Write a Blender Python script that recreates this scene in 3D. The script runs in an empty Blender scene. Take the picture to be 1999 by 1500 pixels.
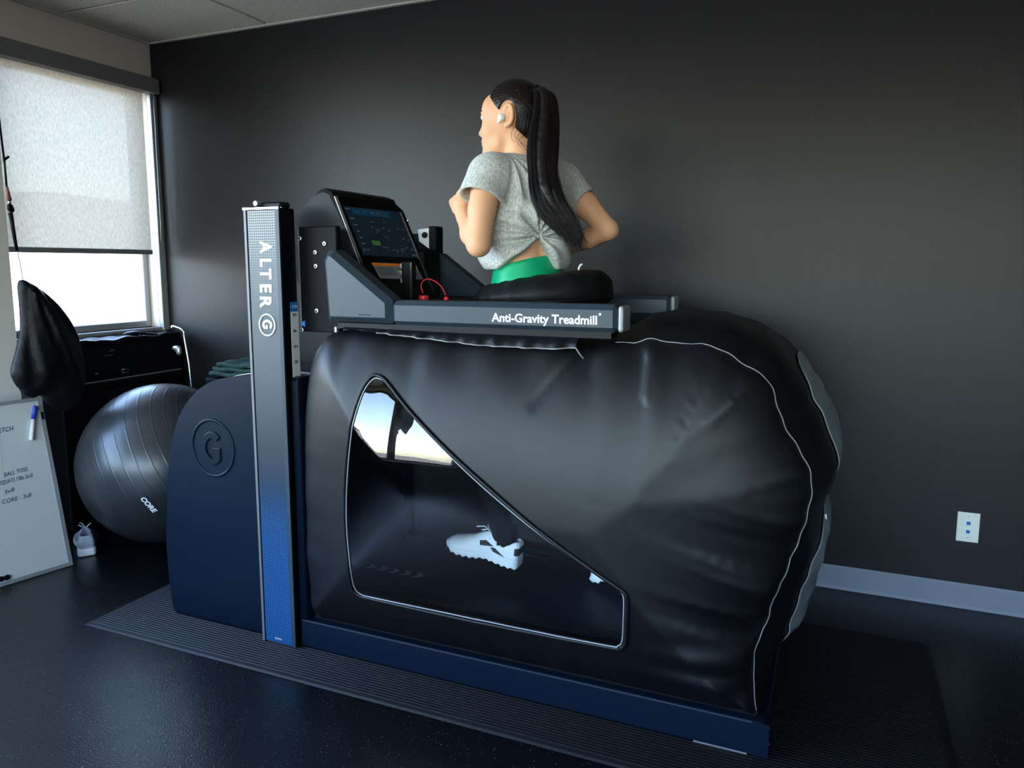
import bpy, bmesh, math, random
import numpy as np
from mathutils import Vector, Matrix
from mathutils.geometry import delaunay_2d_cdt

random.seed(4); rng = np.random.default_rng(4)
scene = bpy.context.scene
COL = scene.collection

# ------------------------------------------------------------------ camera
F, CX, CY, CAMZ = 1473.0, 999.5, 713.0, 1.30
pitch = math.atan2(194, F); yaw = math.radians(23.3)
FW = np.array([-math.sin(yaw)*math.cos(pitch), math.cos(yaw)*math.cos(pitch), -math.sin(pitch)])
RT = np.array([math.cos(yaw), math.sin(yaw), 0.0]); UP = np.cross(RT, FW)
C0 = np.array([0, 0, CAMZ])
cam_d = bpy.data.cameras.new('camera'); cam = bpy.data.objects.new('camera', cam_d); COL.objects.link(cam)
cam.matrix_world = Matrix(((RT[0], UP[0], -FW[0], 0), (RT[1], UP[1], -FW[1], 0), (RT[2], UP[2], -FW[2], CAMZ), (0, 0, 0, 1)))
cam_d.sensor_width = 36; cam_d.lens = F/1999*36; cam_d.shift_y = -(750-CY)/1999; cam_d.clip_start = 0.05
scene.camera = cam

def ray(u, v):
    d = FW*F + RT*(u-CX) - UP*(v-CY); return d/np.linalg.norm(d)
def hit(u, v, ax, val):
    d = ray(u, v); return C0 + d*(val-C0[ax])/d[ax]
def HX(u, v, x): return hit(u, v, 0, x)
def HY(u, v, y): return hit(u, v, 1, y)
def HZ(u, v, z): return hit(u, v, 2, z)

# ------------------------------------------------------------------ room sizes
XL, YW, ZC = -3.56, 3.21, 2.51        # left wall, dark wall, ceiling
XR, YB = 3.6, -4.0                    # right wall, wall behind the camera
SILL, HEAD, SILL2, HEAD2 = 0.955, 2.27, 0.64, 2.43
WIN_L = [(2.315, 3.165)]              # shaded window in view (y range)
WIN_L2 = [(-3.6, 1.75)]               # the unshaded run of windows further along the same wall
WIN_B = [(-3.2, 3.0)]                 # windows behind the camera (x range)

# ------------------------------------------------------------------ world, sun, exposure
world = bpy.data.worlds.new('world'); scene.world = world; world.use_nodes = True
wn = world.node_tree.nodes; wl = world.node_tree.links
sky = wn.new('ShaderNodeTexSky'); sky.sky_type = 'NISHITA'; sky.sun_disc = False
sky.sun_elevation = math.radians(38); sky.sun_rotation = math.radians(40); sky.air_density = 1.0; sky.dust_density = 1.2
wl.new(sky.outputs[0], wn['Background'].inputs[0]); wn['Background'].inputs[1].default_value = 4.5
sun_d = bpy.data.lights.new('sun', 'SUN'); sun_d.energy = 6.0; sun_d.angle = math.radians(0.6); sun_d.color = (1, .95, .88)
sun = bpy.data.objects.new('sun', sun_d); COL.objects.link(sun)
sun.rotation_euler = Vector((-0.60, -0.52, -0.62)).to_track_quat('-Z', 'Y').to_euler()
def portal(loc, rot, sx, sy):
    l = bpy.data.lights.new('window_portal', 'AREA'); l.shape = 'RECTANGLE'; l.size = sx; l.size_y = sy
    l.cycles.is_portal = True
    o = bpy.data.objects.new('window_portal', l); COL.objects.link(o); o.location = loc; o.rotation_euler = rot
HZW = HEAD-SILL; ZM = (HEAD+SILL)/2
for a, b in WIN_L: portal((XL-.16, (a+b)/2, ZM), (0, -math.pi/2, 0), HZW, b-a)
for a, b in WIN_L2: portal((XL-.16, (a+b)/2, (HEAD2+SILL2)/2), (0, -math.pi/2, 0), HEAD2-SILL2, b-a)
for a, b in WIN_B: portal(((a+b)/2, YB-.16, ZM), (math.pi/2, 0, 0), b-a, HZW)
scene.view_settings.view_transform = 'Standard'; scene.view_settings.look = 'None'
scene.view_settings.gamma = 1.0; scene.view_settings.use_curve_mapping = False
scene.view_settings.exposure = -0.12
scene.cycles.max_bounces = 7; scene.cycles.transparent_max_bounces = 16
scene.cycles.caustics_reflective = False; scene.cycles.caustics_refractive = False
scene.cycles.sample_clamp_indirect = 6.0

# ------------------------------------------------------------------ materials
def newmat(name):
    m = bpy.data.materials.new(name); m.use_nodes = True
    return m, m.node_tree.nodes, m.node_tree.links, m.node_tree.nodes['Principled BSDF']
def setv(b, **k):
    for n, v in k.items():
        n = {'color': 'Base Color', 'rough': 'Roughness', 'metal': 'Metallic', 'spec': 'Specular IOR Level', 'sheen': 'Sheen Weight', 'coat': 'Coat Weight', 'coat_rough': 'Coat Roughness', 'sss': 'Subsurface Weight'}.get(n, n)
        b.inputs[n].default_value = (*v, 1) if isinstance(v, tuple) and len(v) == 3 else v
def M(name, color, rough=.5, metal=0., spec=.5, noise=None, bump=None, **k):
    """noise=(scale, amount): brightness variation; bump=(scale, strength, distance)"""
    m, n, l, b = newmat(name); setv(b, color=color, rough=rough, metal=metal, spec=spec, **k)
    tc = n.new('ShaderNodeTexCoord')
    if noise:
        t = n.new('ShaderNodeTexNoise'); t.inputs['Scale'].default_value = noise[0]; t.inputs['Detail'].default_value = 4
        l.new(tc.outputs['Object'], t.inputs['Vector'])
        r = n.new('ShaderNodeMapRange'); r.inputs[1].default_value = .25; r.inputs[2].default_value = .75
        r.inputs[3].default_value = 1-noise[1]; r.inputs[4].default_value = 1+noise[1]
        l.new(t.outputs[0], r.inputs[0])
        mx = n.new('ShaderNodeMix'); mx.data_type = 'RGBA'; mx.blend_type = 'MULTIPLY'; mx.inputs[0].default_value = 1
        mx.inputs[6].default_value = (*color, 1); l.new(r.outputs[0], mx.inputs[7]); l.new(mx.outputs[2], b.inputs['Base Color'])
    if bump:
        t = n.new('ShaderNodeTexNoise'); t.inputs['Scale'].default_value = bump[0]; t.inputs['Detail'].default_value = 3
        l.new(tc.outputs['Object'], t.inputs['Vector'])
        bp = n.new('ShaderNodeBump'); bp.inputs['Strength'].default_value = bump[1]; bp.inputs['Distance'].default_value = bump[2]
        l.new(t.outputs[0], bp.inputs['Height']); l.new(bp.outputs[0], b.inputs['Normal'])
    return m
def glass_mat(name, tint=(1, 1, 1), ior=1.45, boost=1.0, rough=0.0):
    m, n, l, b = newmat(name); n.remove(b)
    out = n['Material Output']; tr = n.new('ShaderNodeBsdfTransparent'); tr.inputs[0].default_value = (*tint, 1)
    gl = n.new('ShaderNodeBsdfGlossy'); gl.inputs['Roughness'].default_value = rough
    fr = n.new('ShaderNodeFresnel'); ge = n.new('ShaderNodeNewGeometry')     # same reflectance from both sides of the sheet
    im = n.new('ShaderNodeMapRange'); im.inputs[3].default_value = ior; im.inputs[4].default_value = 1/ior
    l.new(ge.outputs['Backfacing'], im.inputs[0]); l.new(im.outputs[0], fr.inputs[0])
    mu = n.new('ShaderNodeMath'); mu.operation = 'MULTIPLY'; mu.inputs[1].default_value = boost; mu.use_clamp = True
    mx = n.new('ShaderNodeMixShader'); l.new(fr.outputs[0], mu.inputs[0]); l.new(mu.outputs[0], mx.inputs[0])
    l.new(tr.outputs[0], mx.inputs[1]); l.new(gl.outputs[0], mx.inputs[2]); l.new(mx.outputs[0], out.inputs[0])
    return m

def mat_floor():
    m, n, l, b = newmat('rubber_floor'); setv(b, rough=.28, spec=.44)
    tc = n.new('ShaderNodeTexCoord')
    vo = n.new('ShaderNodeTexVoronoi'); vo.inputs['Scale'].default_value = 120; l.new(tc.outputs['Object'], vo.inputs['Vector'])
    lt = n.new('ShaderNodeMath'); lt.operation = 'LESS_THAN'; lt.inputs[1].default_value = .15; l.new(vo.outputs['Distance'], lt.inputs[0])
    sp = n.new('ShaderNodeSeparateColor'); l.new(vo.outputs['Color'], sp.inputs[0])
    gt = n.new('ShaderNodeMath'); gt.operation = 'GREATER_THAN'; gt.inputs[1].default_value = .74; l.new(sp.outputs[0], gt.inputs[0])
    mu = n.new('ShaderNodeMath'); mu.operation = 'MULTIPLY'; l.new(lt.outputs[0], mu.inputs[0]); l.new(gt.outputs[0], mu.inputs[1])
    mx = n.new('ShaderNodeMix'); mx.data_type = 'RGBA'; l.new(mu.outputs[0], mx.inputs[0])
    mx.inputs[6].default_value = (.0022, .0030, .0045, 1); mx.inputs[7].default_value = (.30, .35, .42, 1)
    l.new(mx.outputs[2], b.inputs['Base Color'])
    t = n.new('ShaderNodeTexNoise'); t.inputs['Scale'].default_value = 160; t.inputs['Detail'].default_value = 4; l.new(tc.outputs['Object'], t.inputs['Vector'])
    bp = n.new('ShaderNodeBump'); bp.inputs['Strength'].default_value = .35; bp.inputs['Distance'].default_value = .003
    l.new(t.outputs[0], bp.inputs['Height']); l.new(bp.outputs[0], b.inputs['Normal'])
    return m
def mat_ceiling():
    m, n, l, b = newmat('acoustic_tile'); setv(b, rough=.9, spec=.2)
    tc = n.new('ShaderNodeTexCoord'); t = n.new('ShaderNodeTexNoise'); t.inputs['Scale'].default_value = 130; t.inputs['Detail'].default_value = 5
    l.new(tc.outputs['Object'], t.inputs['Vector'])
    cr = n.new('ShaderNodeValToRGB'); cr.color_ramp.elements[0].position = .30; cr.color_ramp.elements[0].color = (.34, .30, .23, 1)
    cr.color_ramp.elements[1].position = .45; cr.color_ramp.elements[1].color = (.88, .82, .68, 1)
    l.new(t.outputs[0], cr.inputs[0]); l.new(cr.outputs[0], b.inputs['Base Color'])
    bp = n.new('ShaderNodeBump'); bp.inputs['Strength'].default_value = .4; bp.inputs['Distance'].default_value = .003
    l.new(t.outputs[0], bp.inputs['Height']); l.new(bp.outputs[0], b.inputs['Normal'])
    return m
def mat_darkwall():
    m, n, l, b = newmat('charcoal_paint'); setv(b, rough=.40, spec=.24)
    tc = n.new('ShaderNodeTexCoord'); mp = n.new('ShaderNodeMapping'); mp.inputs['Scale'].default_value = (9, 9, 1.2)
    l.new(tc.outputs['Object'], mp.inputs['Vector'])
    t = n.new('ShaderNodeTexNoise'); t.inputs['Scale'].default_value = 3; t.inputs['Detail'].default_value = 4; l.new(mp.outputs[0], t.inputs['Vector'])
    cr = n.new('ShaderNodeValToRGB'); cr.color_ramp.elements[0].color = (.0112, .0108, .0105, 1); cr.color_ramp.elements[1].color = (.0150, .0144, .0138, 1)
    l.new(t.outputs[0], cr.inputs[0]); l.new(cr.outputs[0], b.inputs['Base Color'])
    t2 = n.new('ShaderNodeTexNoise'); t2.inputs['Scale'].default_value = 220; l.new(tc.outputs['Object'], t2.inputs['Vector'])
    bp = n.new('ShaderNodeBump'); bp.inputs['Strength'].default_value = .15; bp.inputs['Distance'].default_value = .002
    l.new(t2.outputs[0], bp.inputs['Height']); l.new(bp.outputs[0], b.inputs['Normal'])
    return m
def mat_shade():
    m, n, l, b = newmat('shade_fabric'); n.remove(b); out = n['Material Output']
    tc = n.new('ShaderNodeTexCoord'); mp = n.new('ShaderNodeMapping'); mp.inputs['Scale'].default_value = (1, 1, .22); l.new(tc.outputs['Object'], mp.inputs['Vector'])
    t = n.new('ShaderNodeTexNoise'); t.inputs['Scale'].default_value = 230; t.inputs['Detail'].default_value = 5; l.new(mp.outputs[0], t.inputs['Vector'])
    cr = n.new('ShaderNodeValToRGB'); cr.color_ramp.elements[0].position = .3; cr.color_ramp.elements[0].color = (.37, .335, .285, 1)
    cr.color_ramp.elements[1].position = .7; cr.color_ramp.elements[1].color = (.54, .495, .425, 1); l.new(t.outputs[0], cr.inputs[0])
    tl = n.new('ShaderNodeBsdfTranslucent'); df = n.new('ShaderNodeBsdfDiffuse'); tp = n.new('ShaderNodeBsdfTransparent')
    l.new(cr.outputs[0], tl.inputs[0]); l.new(cr.outputs[0], df.inputs[0])
    m1 = n.new('ShaderNodeMixShader'); m1.inputs[0].default_value = .35; l.new(tl.outputs[0], m1.inputs[1]); l.new(df.outputs[0], m1.inputs[2])
    m2 = n.new('ShaderNodeMixShader'); m2.inputs[0].default_value = .11; l.new(m1.outputs[0], m2.inputs[1]); l.new(tp.outputs[0], m2.inputs[2])
    l.new(m2.outputs[0], out.inputs[0]); return m
def mat_strip():
    """printed column graphic: grey to blue down the column, dot grid fading in at both ends"""
    m, n, l, b = newmat('column_print'); setv(b, rough=.45, spec=.3)
    tc = n.new('ShaderNodeTexCoord'); sx = n.new('ShaderNodeSeparateXYZ'); l.new(tc.outputs['Object'], sx.inputs[0])
    mr = n.new('ShaderNodeMapRange'); mr.inputs[1].default_value = .02; mr.inputs[2].default_value = 1.48; l.new(sx.outputs[2], mr.inputs[0])
    cr = n.new('ShaderNodeValToRGB'); e = cr.color_ramp.elements
    e[0].position = 0; e[0].color = (.003, .042, .14, 1); e[1].position = 1; e[1].color = (.13, .145, .148, 1)
    for p, c in ((.25, (.002, .033, .105, 1)), (.36, (.004, .020, .050, 1)), (.46, (.022, .029, .036, 1)), (.8, (.085, .100, .106, 1))):
        x = e.new(p); x.color = c
    l.new(mr.outputs[0], cr.inputs[0])
    def dots(ax):
        mu = n.new('ShaderNodeMath'); mu.operation = 'MULTIPLY'; mu.inputs[1].default_value = 2*math.pi/.0083; l.new(sx.outputs[ax], mu.inputs[0])
        s = n.new('ShaderNodeMath'); s.operation = 'SINE'; l.new(mu.outputs[0], s.inputs[0]); return s
    a, c = dots(0), dots(2); ad = n.new('ShaderNodeMath'); ad.operation = 'ADD'; l.new(a.outputs[0], ad.inputs[0]); l.new(c.outputs[0], ad.inputs[1])
    gt = n.new('ShaderNodeMath'); gt.operation = 'GREATER_THAN'; gt.inputs[1].default_value = 1.0; l.new(ad.outputs[0], gt.inputs[0])
    fr = n.new('ShaderNodeValToRGB'); q = fr.color_ramp.elements; q[0].position = 0; q[0].color = (.75,)*3+(1,); q[1].position = 1; q[1].color = (1, 1, 1, 1)
    for p, v in ((.1, .8), (.3, .6), (.40, .0), (.77, .0), (.88, .22), (.95, .9)):
        x = q.new(p); x.color = (v, v, v, 1)
    l.new(mr.outputs[0], fr.inputs[0])
    mu = n.new('ShaderNodeMath'); mu.operation = 'MULTIPLY'; l.new(gt.outputs[0], mu.inputs[0]); l.new(fr.outputs[0], mu.inputs[1])
    dc = n.new('ShaderNodeValToRGB'); d = dc.color_ramp.elements; d[0].position = .4; d[0].color = (.025, .15, .36, 1); d[1].position = .7; d[1].color = (.75, .78, .76, 1)
    l.new(mr.outputs[0], dc.inputs[0])
    mx = n.new('ShaderNodeMix'); mx.data_type = 'RGBA'; l.new(mu.outputs[0], mx.inputs[0]); l.new(cr.outputs[0], mx.inputs[6]); l.new(dc.outputs[0], mx.inputs[7])
    l.new(mx.outputs[2], b.inputs['Base Color']); return m
def mat_vinyl():
    m, n, l, b = newmat('black_coated_nylon'); setv(b, color=(.0018, .0023, .0034), rough=.36, spec=.33)
    tc = n.new('ShaderNodeTexCoord')
    t = n.new('ShaderNodeTexNoise'); t.inputs['Scale'].default_value = 9; t.inputs['Detail'].default_value = 5; t.inputs['Distortion'].default_value = .8
    l.new(tc.outputs['Object'], t.inputs['Vector'])
    bp = n.new('ShaderNodeBump'); bp.inputs['Strength'].default_value = .10; bp.inputs['Distance'].default_value = .012
    l.new(t.outputs[0], bp.inputs['Height']); l.new(bp.outputs[0], b.inputs['Normal'])
    t2 = n.new('ShaderNodeTexNoise'); t2.inputs['Scale'].default_value = 5; t2.inputs['Detail'].default_value = 6; l.new(tc.outputs['Object'], t2.inputs['Vector'])
    mr = n.new('ShaderNodeMapRange'); mr.inputs[3].default_value = .40; mr.inputs[4].default_value = .50; l.new(t2.outputs[0], mr.inputs[0]); l.new(mr.outputs[0], b.inputs['Roughness'])
    return m
def mat_heather():
    m, n, l, b = newmat('heather_grey_jersey'); setv(b, rough=.95, spec=.15, sheen=.2)
    tc = n.new('ShaderNodeTexCoord'); mp = n.new('ShaderNodeMapping'); mp.inputs['Scale'].default_value = (1, 1, .45); l.new(tc.outputs['Object'], mp.inputs['Vector'])
    t = n.new('ShaderNodeTexNoise'); t.inputs['Scale'].default_value = 210; t.inputs['Detail'].default_value = 5; l.new(mp.outputs[0], t.inputs['Vector'])
    cr = n.new('ShaderNodeValToRGB'); cr.color_ramp.elements[0].position = .35; cr.color_ramp.elements[0].color = (.36, .37, .35, 1)
    cr.color_ramp.elements[1].position = .65; cr.color_ramp.elements[1].color = (.66, .67, .63, 1); l.new(t.outputs[0], cr.inputs[0]); l.new(cr.outputs[0], b.inputs['Base Color'])
    return m
def mat_emit(name, color, strength, rough=.25):
    m, n, l, b = newmat(name); setv(b, color=(.004, .006, .008), rough=rough)
    b.inputs['Emission Color'].default_value = (*color, 1); b.inputs['Emission Strength'].default_value = strength; return m

MT = dict(
    floor=mat_floor(), tile=mat_ceiling(), darkwall=mat_darkwall(), shade=mat_shade(), strip=mat_strip(), vinyl=mat_vinyl(), heather=mat_heather(),
    grid=M('ceiling_grid_metal', (.55, .53, .47), .5), beige=M('beige_wall_paint', (.72, .63, .52), .8, noise=(2, .03)),
    white_wall=M('white_wall_paint', (.88, .87, .82), .75), greywall=M('grey_wall_paint', (.16, .16, .16), .8),
    baseboard=M('grey_vinyl_baseboard', (.20, .225, .265), .5, noise=(3, .06)),
    alu=M('window_aluminium', (.42, .44, .46), .4, .3), darkalu=M('bronze_aluminium', (.03, .032, .036), .4, .3), valance=M('grey_valance', (.17, .17, .165), .55), barpaint=M('hem_bar_paint', (.16, .17, .18), .45),
    winglass=glass_mat('window_glass'), pane=glass_mat('clear_vinyl_pane', (.93, .96, .98), 1.5, 1.7), rearpane=M('frosted_vinyl_pane', (.16, .20, .21), .30, noise=(7, .25), bump=(8, .3, .01)),
    navy=M('navy_powder_coat', (.0014, .0062, .0155), .42, spec=.13, bump=(500, .1, .001)), steelblue=M('slate_powder_coat', (.020, .033, .045), .42, spec=.38, bump=(600, .12, .001)),
    black=M('matte_black', (.0022, .0025, .0035), .5, spec=.22), gloss=M('gloss_black', (.002, .0024, .0035), .12, spec=.3), blackplate=M('black_steel_plate', (.0014, .0018, .004), .5, spec=.1),
    chrome=M('chrome', (.75, .76, .78), .2, 1.), silver=M('satin_silver', (.52, .53, .55), .35, .8), greytrim=M('grey_trim', (.30, .31, .33), .4, .3), edgegrey=M('anodised_edge', (.13, .13, .145), .45, .2),
    white=M('white_print', (.88, .88, .88), .6), strapwhite=M('white_strip', (.85, .86, .84), .6), inkblue=M('print_blue', (.02, .20, .55), .5), inkdark=M('print_dark', (.06, .06, .07), .6),
    rib=M('ribbed_rubber', (.0045, .005, .0064), .46, spec=.22, bump=(300, .05, .001)), belt=M('belt_rubber', (.007, .013, .024), .55, spec=.3), greyprint=M('belt_print', (.22, .25, .28), .6),
    piping=M('grey_piping', (.24, .23, .235), .5), skin=M('skin', (.78, .41, .235), .55, spec=.35, noise=(9, .05), sss=.08), hair=M('dark_brown_hair', (.0060, .0032, .0030), .40, spec=.35),
    green=M('green_stretch_fabric', (.0, .36, .15), .38), leggings=M('black_leggings', (.003, .0035, .005), .7, spec=.2), neoprene=M('black_neoprene', (.0028, .003, .0035), .6, spec=.25, bump=(60, .2, .002)),
    shoewhite=M('white_shoe', (.80, .82, .83), .55), shoeblack=M('shoe_black_mesh', (.012, .012, .014), .7), shoegrey=M('shoe_grey', (.34, .38, .44), .7),
    eyewhite=M('eye_white', (.75, .74, .72), .2), lip=M('lips', (.55, .20, .16), .45), earbud=M('earbud_white', (.85, .85, .82), .25), red=M('red_plastic', (.75, .02, .03), .35), orange=M('label_orange', (.85, .23, .02), .5), yellow=M('label_yellow', (.75, .70, .05), .5), labelgrey=M('label_grey', (.24, .25, .27), .5),
    ball=M('black_ball_pvc', (.020, .022, .025), .33, spec=.65, noise=(30, .1)), bagfab=M('black_ripstop', (.003, .0034, .005), .5, spec=.2, bump=(30, .35, .01)), case=M('black_case_fabric', (.0018, .0018, .003), .6, spec=.2),
    greencloth=M('dark_green_cloth', (.012, .045, .035), .8, noise=(40, .5)), board=M('whiteboard_enamel', (.66, .68, .68), .3), boardframe=M('whiteboard_aluminium', (.40, .42, .43), .4, .4),
    ink=M('blue_marker_ink', (.015, .06, .17), .6), markerblue=M('marker_cap_blue', (.02, .05, .45), .35), plate=M('ivory_plastic', (.80, .80, .70), .4), jackblue=M('blue_jack', (.02, .14, .35), .4),
    ground=M('dry_ground', (.38, .345, .285), .95, noise=(.15, .15)), hill=M('dry_hills', (.46, .39, .29), .95, noise=(.05, .2)), stucco=M('beige_stucco', (.55, .46, .36), .9), farglass=M('far_window_glass', (.12, .12, .13), .2),
    screen=mat_emit('screen_navy', (.012, .035, .06), .24), screenblue=mat_emit('screen_blue', (.01, .09, .19), .24), screengreen=mat_emit('screen_green', (.10, .32, .07), .24), screentext=mat_emit('screen_text', (.16, .19, .21), .24),
    foam=M('red_brown_foam', (.25, .10, .08), .8),
)

# ------------------------------------------------------------------ building helpers
def link(name, me, mat=None, parent=None):
    o = bpy.data.objects.new(name, me); COL.objects.link(o)
    if mat is not None and not me.materials: me.materials.append(MT[mat] if isinstance(mat, str) else mat)
    if parent is not None: o.parent = parent; o.matrix_parent_inverse = parent.matrix_world.inverted()
    return o
def thing(name, label, cat, loc=(0, 0, 0), group=None):
    o = bpy.data.objects.new(name, None); COL.objects.link(o); o.location = loc; o.empty_display_size = .05
    o.matrix_world = Matrix.Translation(loc); tag(o, label, cat, group); return o
def tag(o, label, cat, group=None):
    o['label'] = label; o['category'] = cat
    if group: o['group'] = group
    return o
def struct(o): o['kind'] = 'structure'; return o
def pyd(name, verts, faces, mat, parent=None, smooth=False):
    me = bpy.data.meshes.new(name); me.from_pydata(np.asarray(verts, float).tolist(), [], faces.tolist() if isinstance(faces, np.ndarray) else [tuple(map(int, f)) for f in faces]); me.update()
    if smooth: me.shade_smooth()
    return link(name, me, mat, parent)
def bmobj(name, bm, mat, parent=None, smooth=False, recalc=True):
    if recalc: bmesh.ops.recalc_face_normals(bm, faces=bm.faces)
    me = bpy.data.meshes.new(name); bm.to_mesh(me); bm.free()
    if smooth: me.shade_smooth()
    return link(name, me, mat, parent)
def do_bevel(bm, w, seg=1):
    if w > 0: bmesh.ops.bevel(bm, geom=list(bm.edges), offset=w, segments=seg, affect='EDGES', profile=.5, clamp_overlap=True)
def box(name, lo, hi, mat, parent=None, bevel=0., seg=1):
    bm = bmesh.new(); bmesh.ops.create_cube(bm, size=1)
    lo, hi = np.minimum(lo, hi), np.maximum(lo, hi)
    for v in bm.verts: v.co = Vector([(lo[i]+hi[i])/2 + v.co[i]*(hi[i]-lo[i]) for i in range(3)])
    do_bevel(bm, bevel, seg); return bmobj(name, bm, mat, parent)
def prism(name, poly, ax, a, b, mat, parent=None, bevel=0., seg=1, smooth=False):
    """poly: 2D outline in the two other axes (in xyz order), extruded from a to b along axis ax"""
    bm = bmesh.new()
    def p3(p, t):
        q = list(p); q.insert(ax, t); return q
    va = [bm.verts.new(p3(p, a)) for p in poly]; vb = [bm.verts.new(p3(p, b)) for p in poly]; n = len(poly)
    bm.faces.new(va); bm.faces.new(vb[::-1])
    for i in range(n): bm.faces.new((va[i], va[(i+1) % n], vb[(i+1) % n], vb[i]))
    if bevel:
        es = [e for e in bm.edges if abs(e.verts[0].co[ax]-e.verts[1].co[ax]) < 1e-6]
        bmesh.ops.bevel(bm, geom=es, offset=bevel, segments=seg, affect='EDGES', profile=.5, clamp_overlap=True)
    o = bmobj(name, bm, mat, parent)
    if smooth: o.data.shade_smooth(); o.data.set_sharp_from_angle(angle=math.radians(35))
    return o
def tube(name, pts, r, mat, parent=None, closed=False, seg=8, build=True, ry=None):
    P = np.array(pts, float); n = len(P); rr = np.broadcast_to(np.array(r, float), (n,))
    if closed: T = np.roll(P, -1, 0)-np.roll(P, 1, 0)
    else: T = np.gradient(P, axis=0)
    T /= np.linalg.norm(T, axis=1)[:, None]+1e-12
    up = np.array([0, 0, 1.]) if abs(T[0][2]) < .9 else np.array([1., 0, 0])
    N = np.zeros_like(P); N[0] = up-T[0]*(up@T[0]); N[0] /= np.linalg.norm(N[0])
    for i in range(1, n):
        N[i] = N[i-1]-T[i]*(N[i-1]@T[i]); N[i] /= np.linalg.norm(N[i])
    B = np.cross(T, N); vs = []; fs = []
    for i in range(n):
        for k in range(seg):
            a = 2*math.pi*k/seg; vs.append(P[i]+rr[i]*(math.cos(a)*N[i]+math.sin(a)*B[i]))
    for i in range(n if closed else n-1):
        j = (i+1) % n
        for k in range(seg): fs.append((i*seg+k, i*seg+(k+1) % seg, j*seg+(k+1) % seg, j*seg+k))
    if not closed: fs.append(tuple(range(seg))[::-1]); fs.append(tuple((n-1)*seg+k for k in range(seg)))
    if not build: return vs, fs
    return pyd(name, vs, fs, mat, parent, smooth=True)
def cyl(name, p, axis, r, h, mat, parent=None, seg=16, bevel=0.):
    """disc/cylinder with base centre p growing h along axis"""
    ax = Vector(axis).normalized(); bm = bmesh.new()
    bmesh.ops.create_cone(bm, cap_ends=True, segments=seg, radius1=r, radius2=r, depth=h)
    if bevel: bmesh.ops.bevel(bm, geom=[e for e in bm.edges if len(e.link_faces) == 2 and any(len(f.verts) > 4 for f in e.link_faces)], offset=bevel, segments=2, affect='EDGES', profile=.5)
    bm.transform(Matrix.Translation(Vector(p)+ax*h/2) @ ax.to_track_quat('Z', 'Y').to_matrix().to_4x4())
    o = bmobj(name, bm, mat, parent); o.data.shade_smooth(); o.data.set_sharp_from_angle(angle=math.radians(40)); return o
def catmull(pts, n, closed=False):
    P = np.array(pts, float); m = len(P); out = []
    for i in range(m if closed else m-1):
        if closed: a, b, c, d = P[(i-1) % m], P[i], P[(i+1) % m], P[(i+2) % m]
        else: a, b, c, d = P[max(i-1, 0)], P[i], P[i+1], P[min(i+2, m-1)]
        for t in np.linspace(0, 1, n, endpoint=False):
            out.append(.5*((2*b)+(c-a)*t+(2*a-5*b+4*c-d)*t*t+(3*b-a-3*c+d)*t**3))
    if not closed: out.append(P[-1])
    return np.array(out)
def text(name, s, cap, origin, xdir, ydir, mat, parent=None, bold=0., thick=.0008, align='LEFT', shear=0., space=1.0, width=None):
    cu = bpy.data.curves.new(name, 'FONT'); cu.body = s; cu.size = cap/.73; cu.extrude = thick/2; cu.offset = bold; cu.align_x = align; cu.shear = shear; cu.space_character = space; cu.resolution_u = 4
    o = bpy.data.objects.new(name, cu); COL.objects.link(o)
    dg = bpy.context.evaluated_depsgraph_get(); me = bpy.data.meshes.new_from_object(o.evaluated_get(dg)); me.name = name
    bpy.data.objects.remove(o)
    x = Vector(xdir).normalized(); y = Vector(ydir).normalized(); z = x.cross(y)
    if width:
        xs = [v.co.x for v in me.vertices]; w = max(xs)-min(xs); k = width/w
        for v in me.vertices: v.co.x *= k
    me.transform(Matrix(((x.x, y.x, z.x, origin[0]), (x.y, y.y, z.y, origin[1]), (x.z, y.z, z.z, origin[2]), (0, 0, 0, 1))))
    me.materials.clear(); return link(name, me, mat, parent)
def quad(name, pts, mat, parent=None, th=.0008):
    """thin plate on four corner points, thickened along its normal"""
    P = [np.array(p, float) for p in pts]; n = np.cross(P[1]-P[0], P[-1]-P[0]); n /= np.linalg.norm(n)
    vs = P+[p+n*th for p in P]; k = len(P)
    fs = [tuple(range(k))[::-1], tuple(range(k, 2*k))]+[(i, (i+1) % k, k+(i+1) % k, k+i) for i in range(k)]
    return pyd(name, vs, fs, mat, parent)
def copy_tree(o, parent=None):
    c = o.copy(); COL.objects.link(c); c.parent = parent
    for ch in list(o.children): copy_tree(ch, c)
    return c

# ---- signed-distance modelling (numpy surface nets)
def s_ell(c, r, rot=None):
    c = np.array(c, float); r = np.array(r, float); Rm = np.array(rot) if rot is not None else None
    def f(p):
        q = p-c
        if Rm is not None: q = q @ Rm
        k0 = np.linalg.norm(q/r, axis=-1); k1 = np.linalg.norm(q/(r*r), axis=-1)+1e-9
        return k0*(k0-1)/k1
    return f
def s_cone(a, b, ra, rb):
    a = np.array(a, float); b = np.array(b, float); ab = b-a; L2 = ab@ab
    def f(p):
        t = np.clip(((p-a)@ab)/L2, 0, 1)
        return np.linalg.norm(p-a-t[..., None]*ab, axis=-1)-(ra+(rb-ra)*t)
    return f
def s_chain(pts, rad):
    return [s_cone(pts[i], pts[i+1], rad[i], rad[i+1]) for i in range(len(pts)-1)]
def smin(a, b, k):
    h = np.clip(.5+.5*(b-a)/k, 0, 1); return b+(a-b)*h-k*h*(1-h)
def s_union(fs, k=.02):
    def f(p):
        d = fs[0](p)
        for g in fs[1:]: d = smin(d, g(p), k)
        return d
    return f
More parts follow.
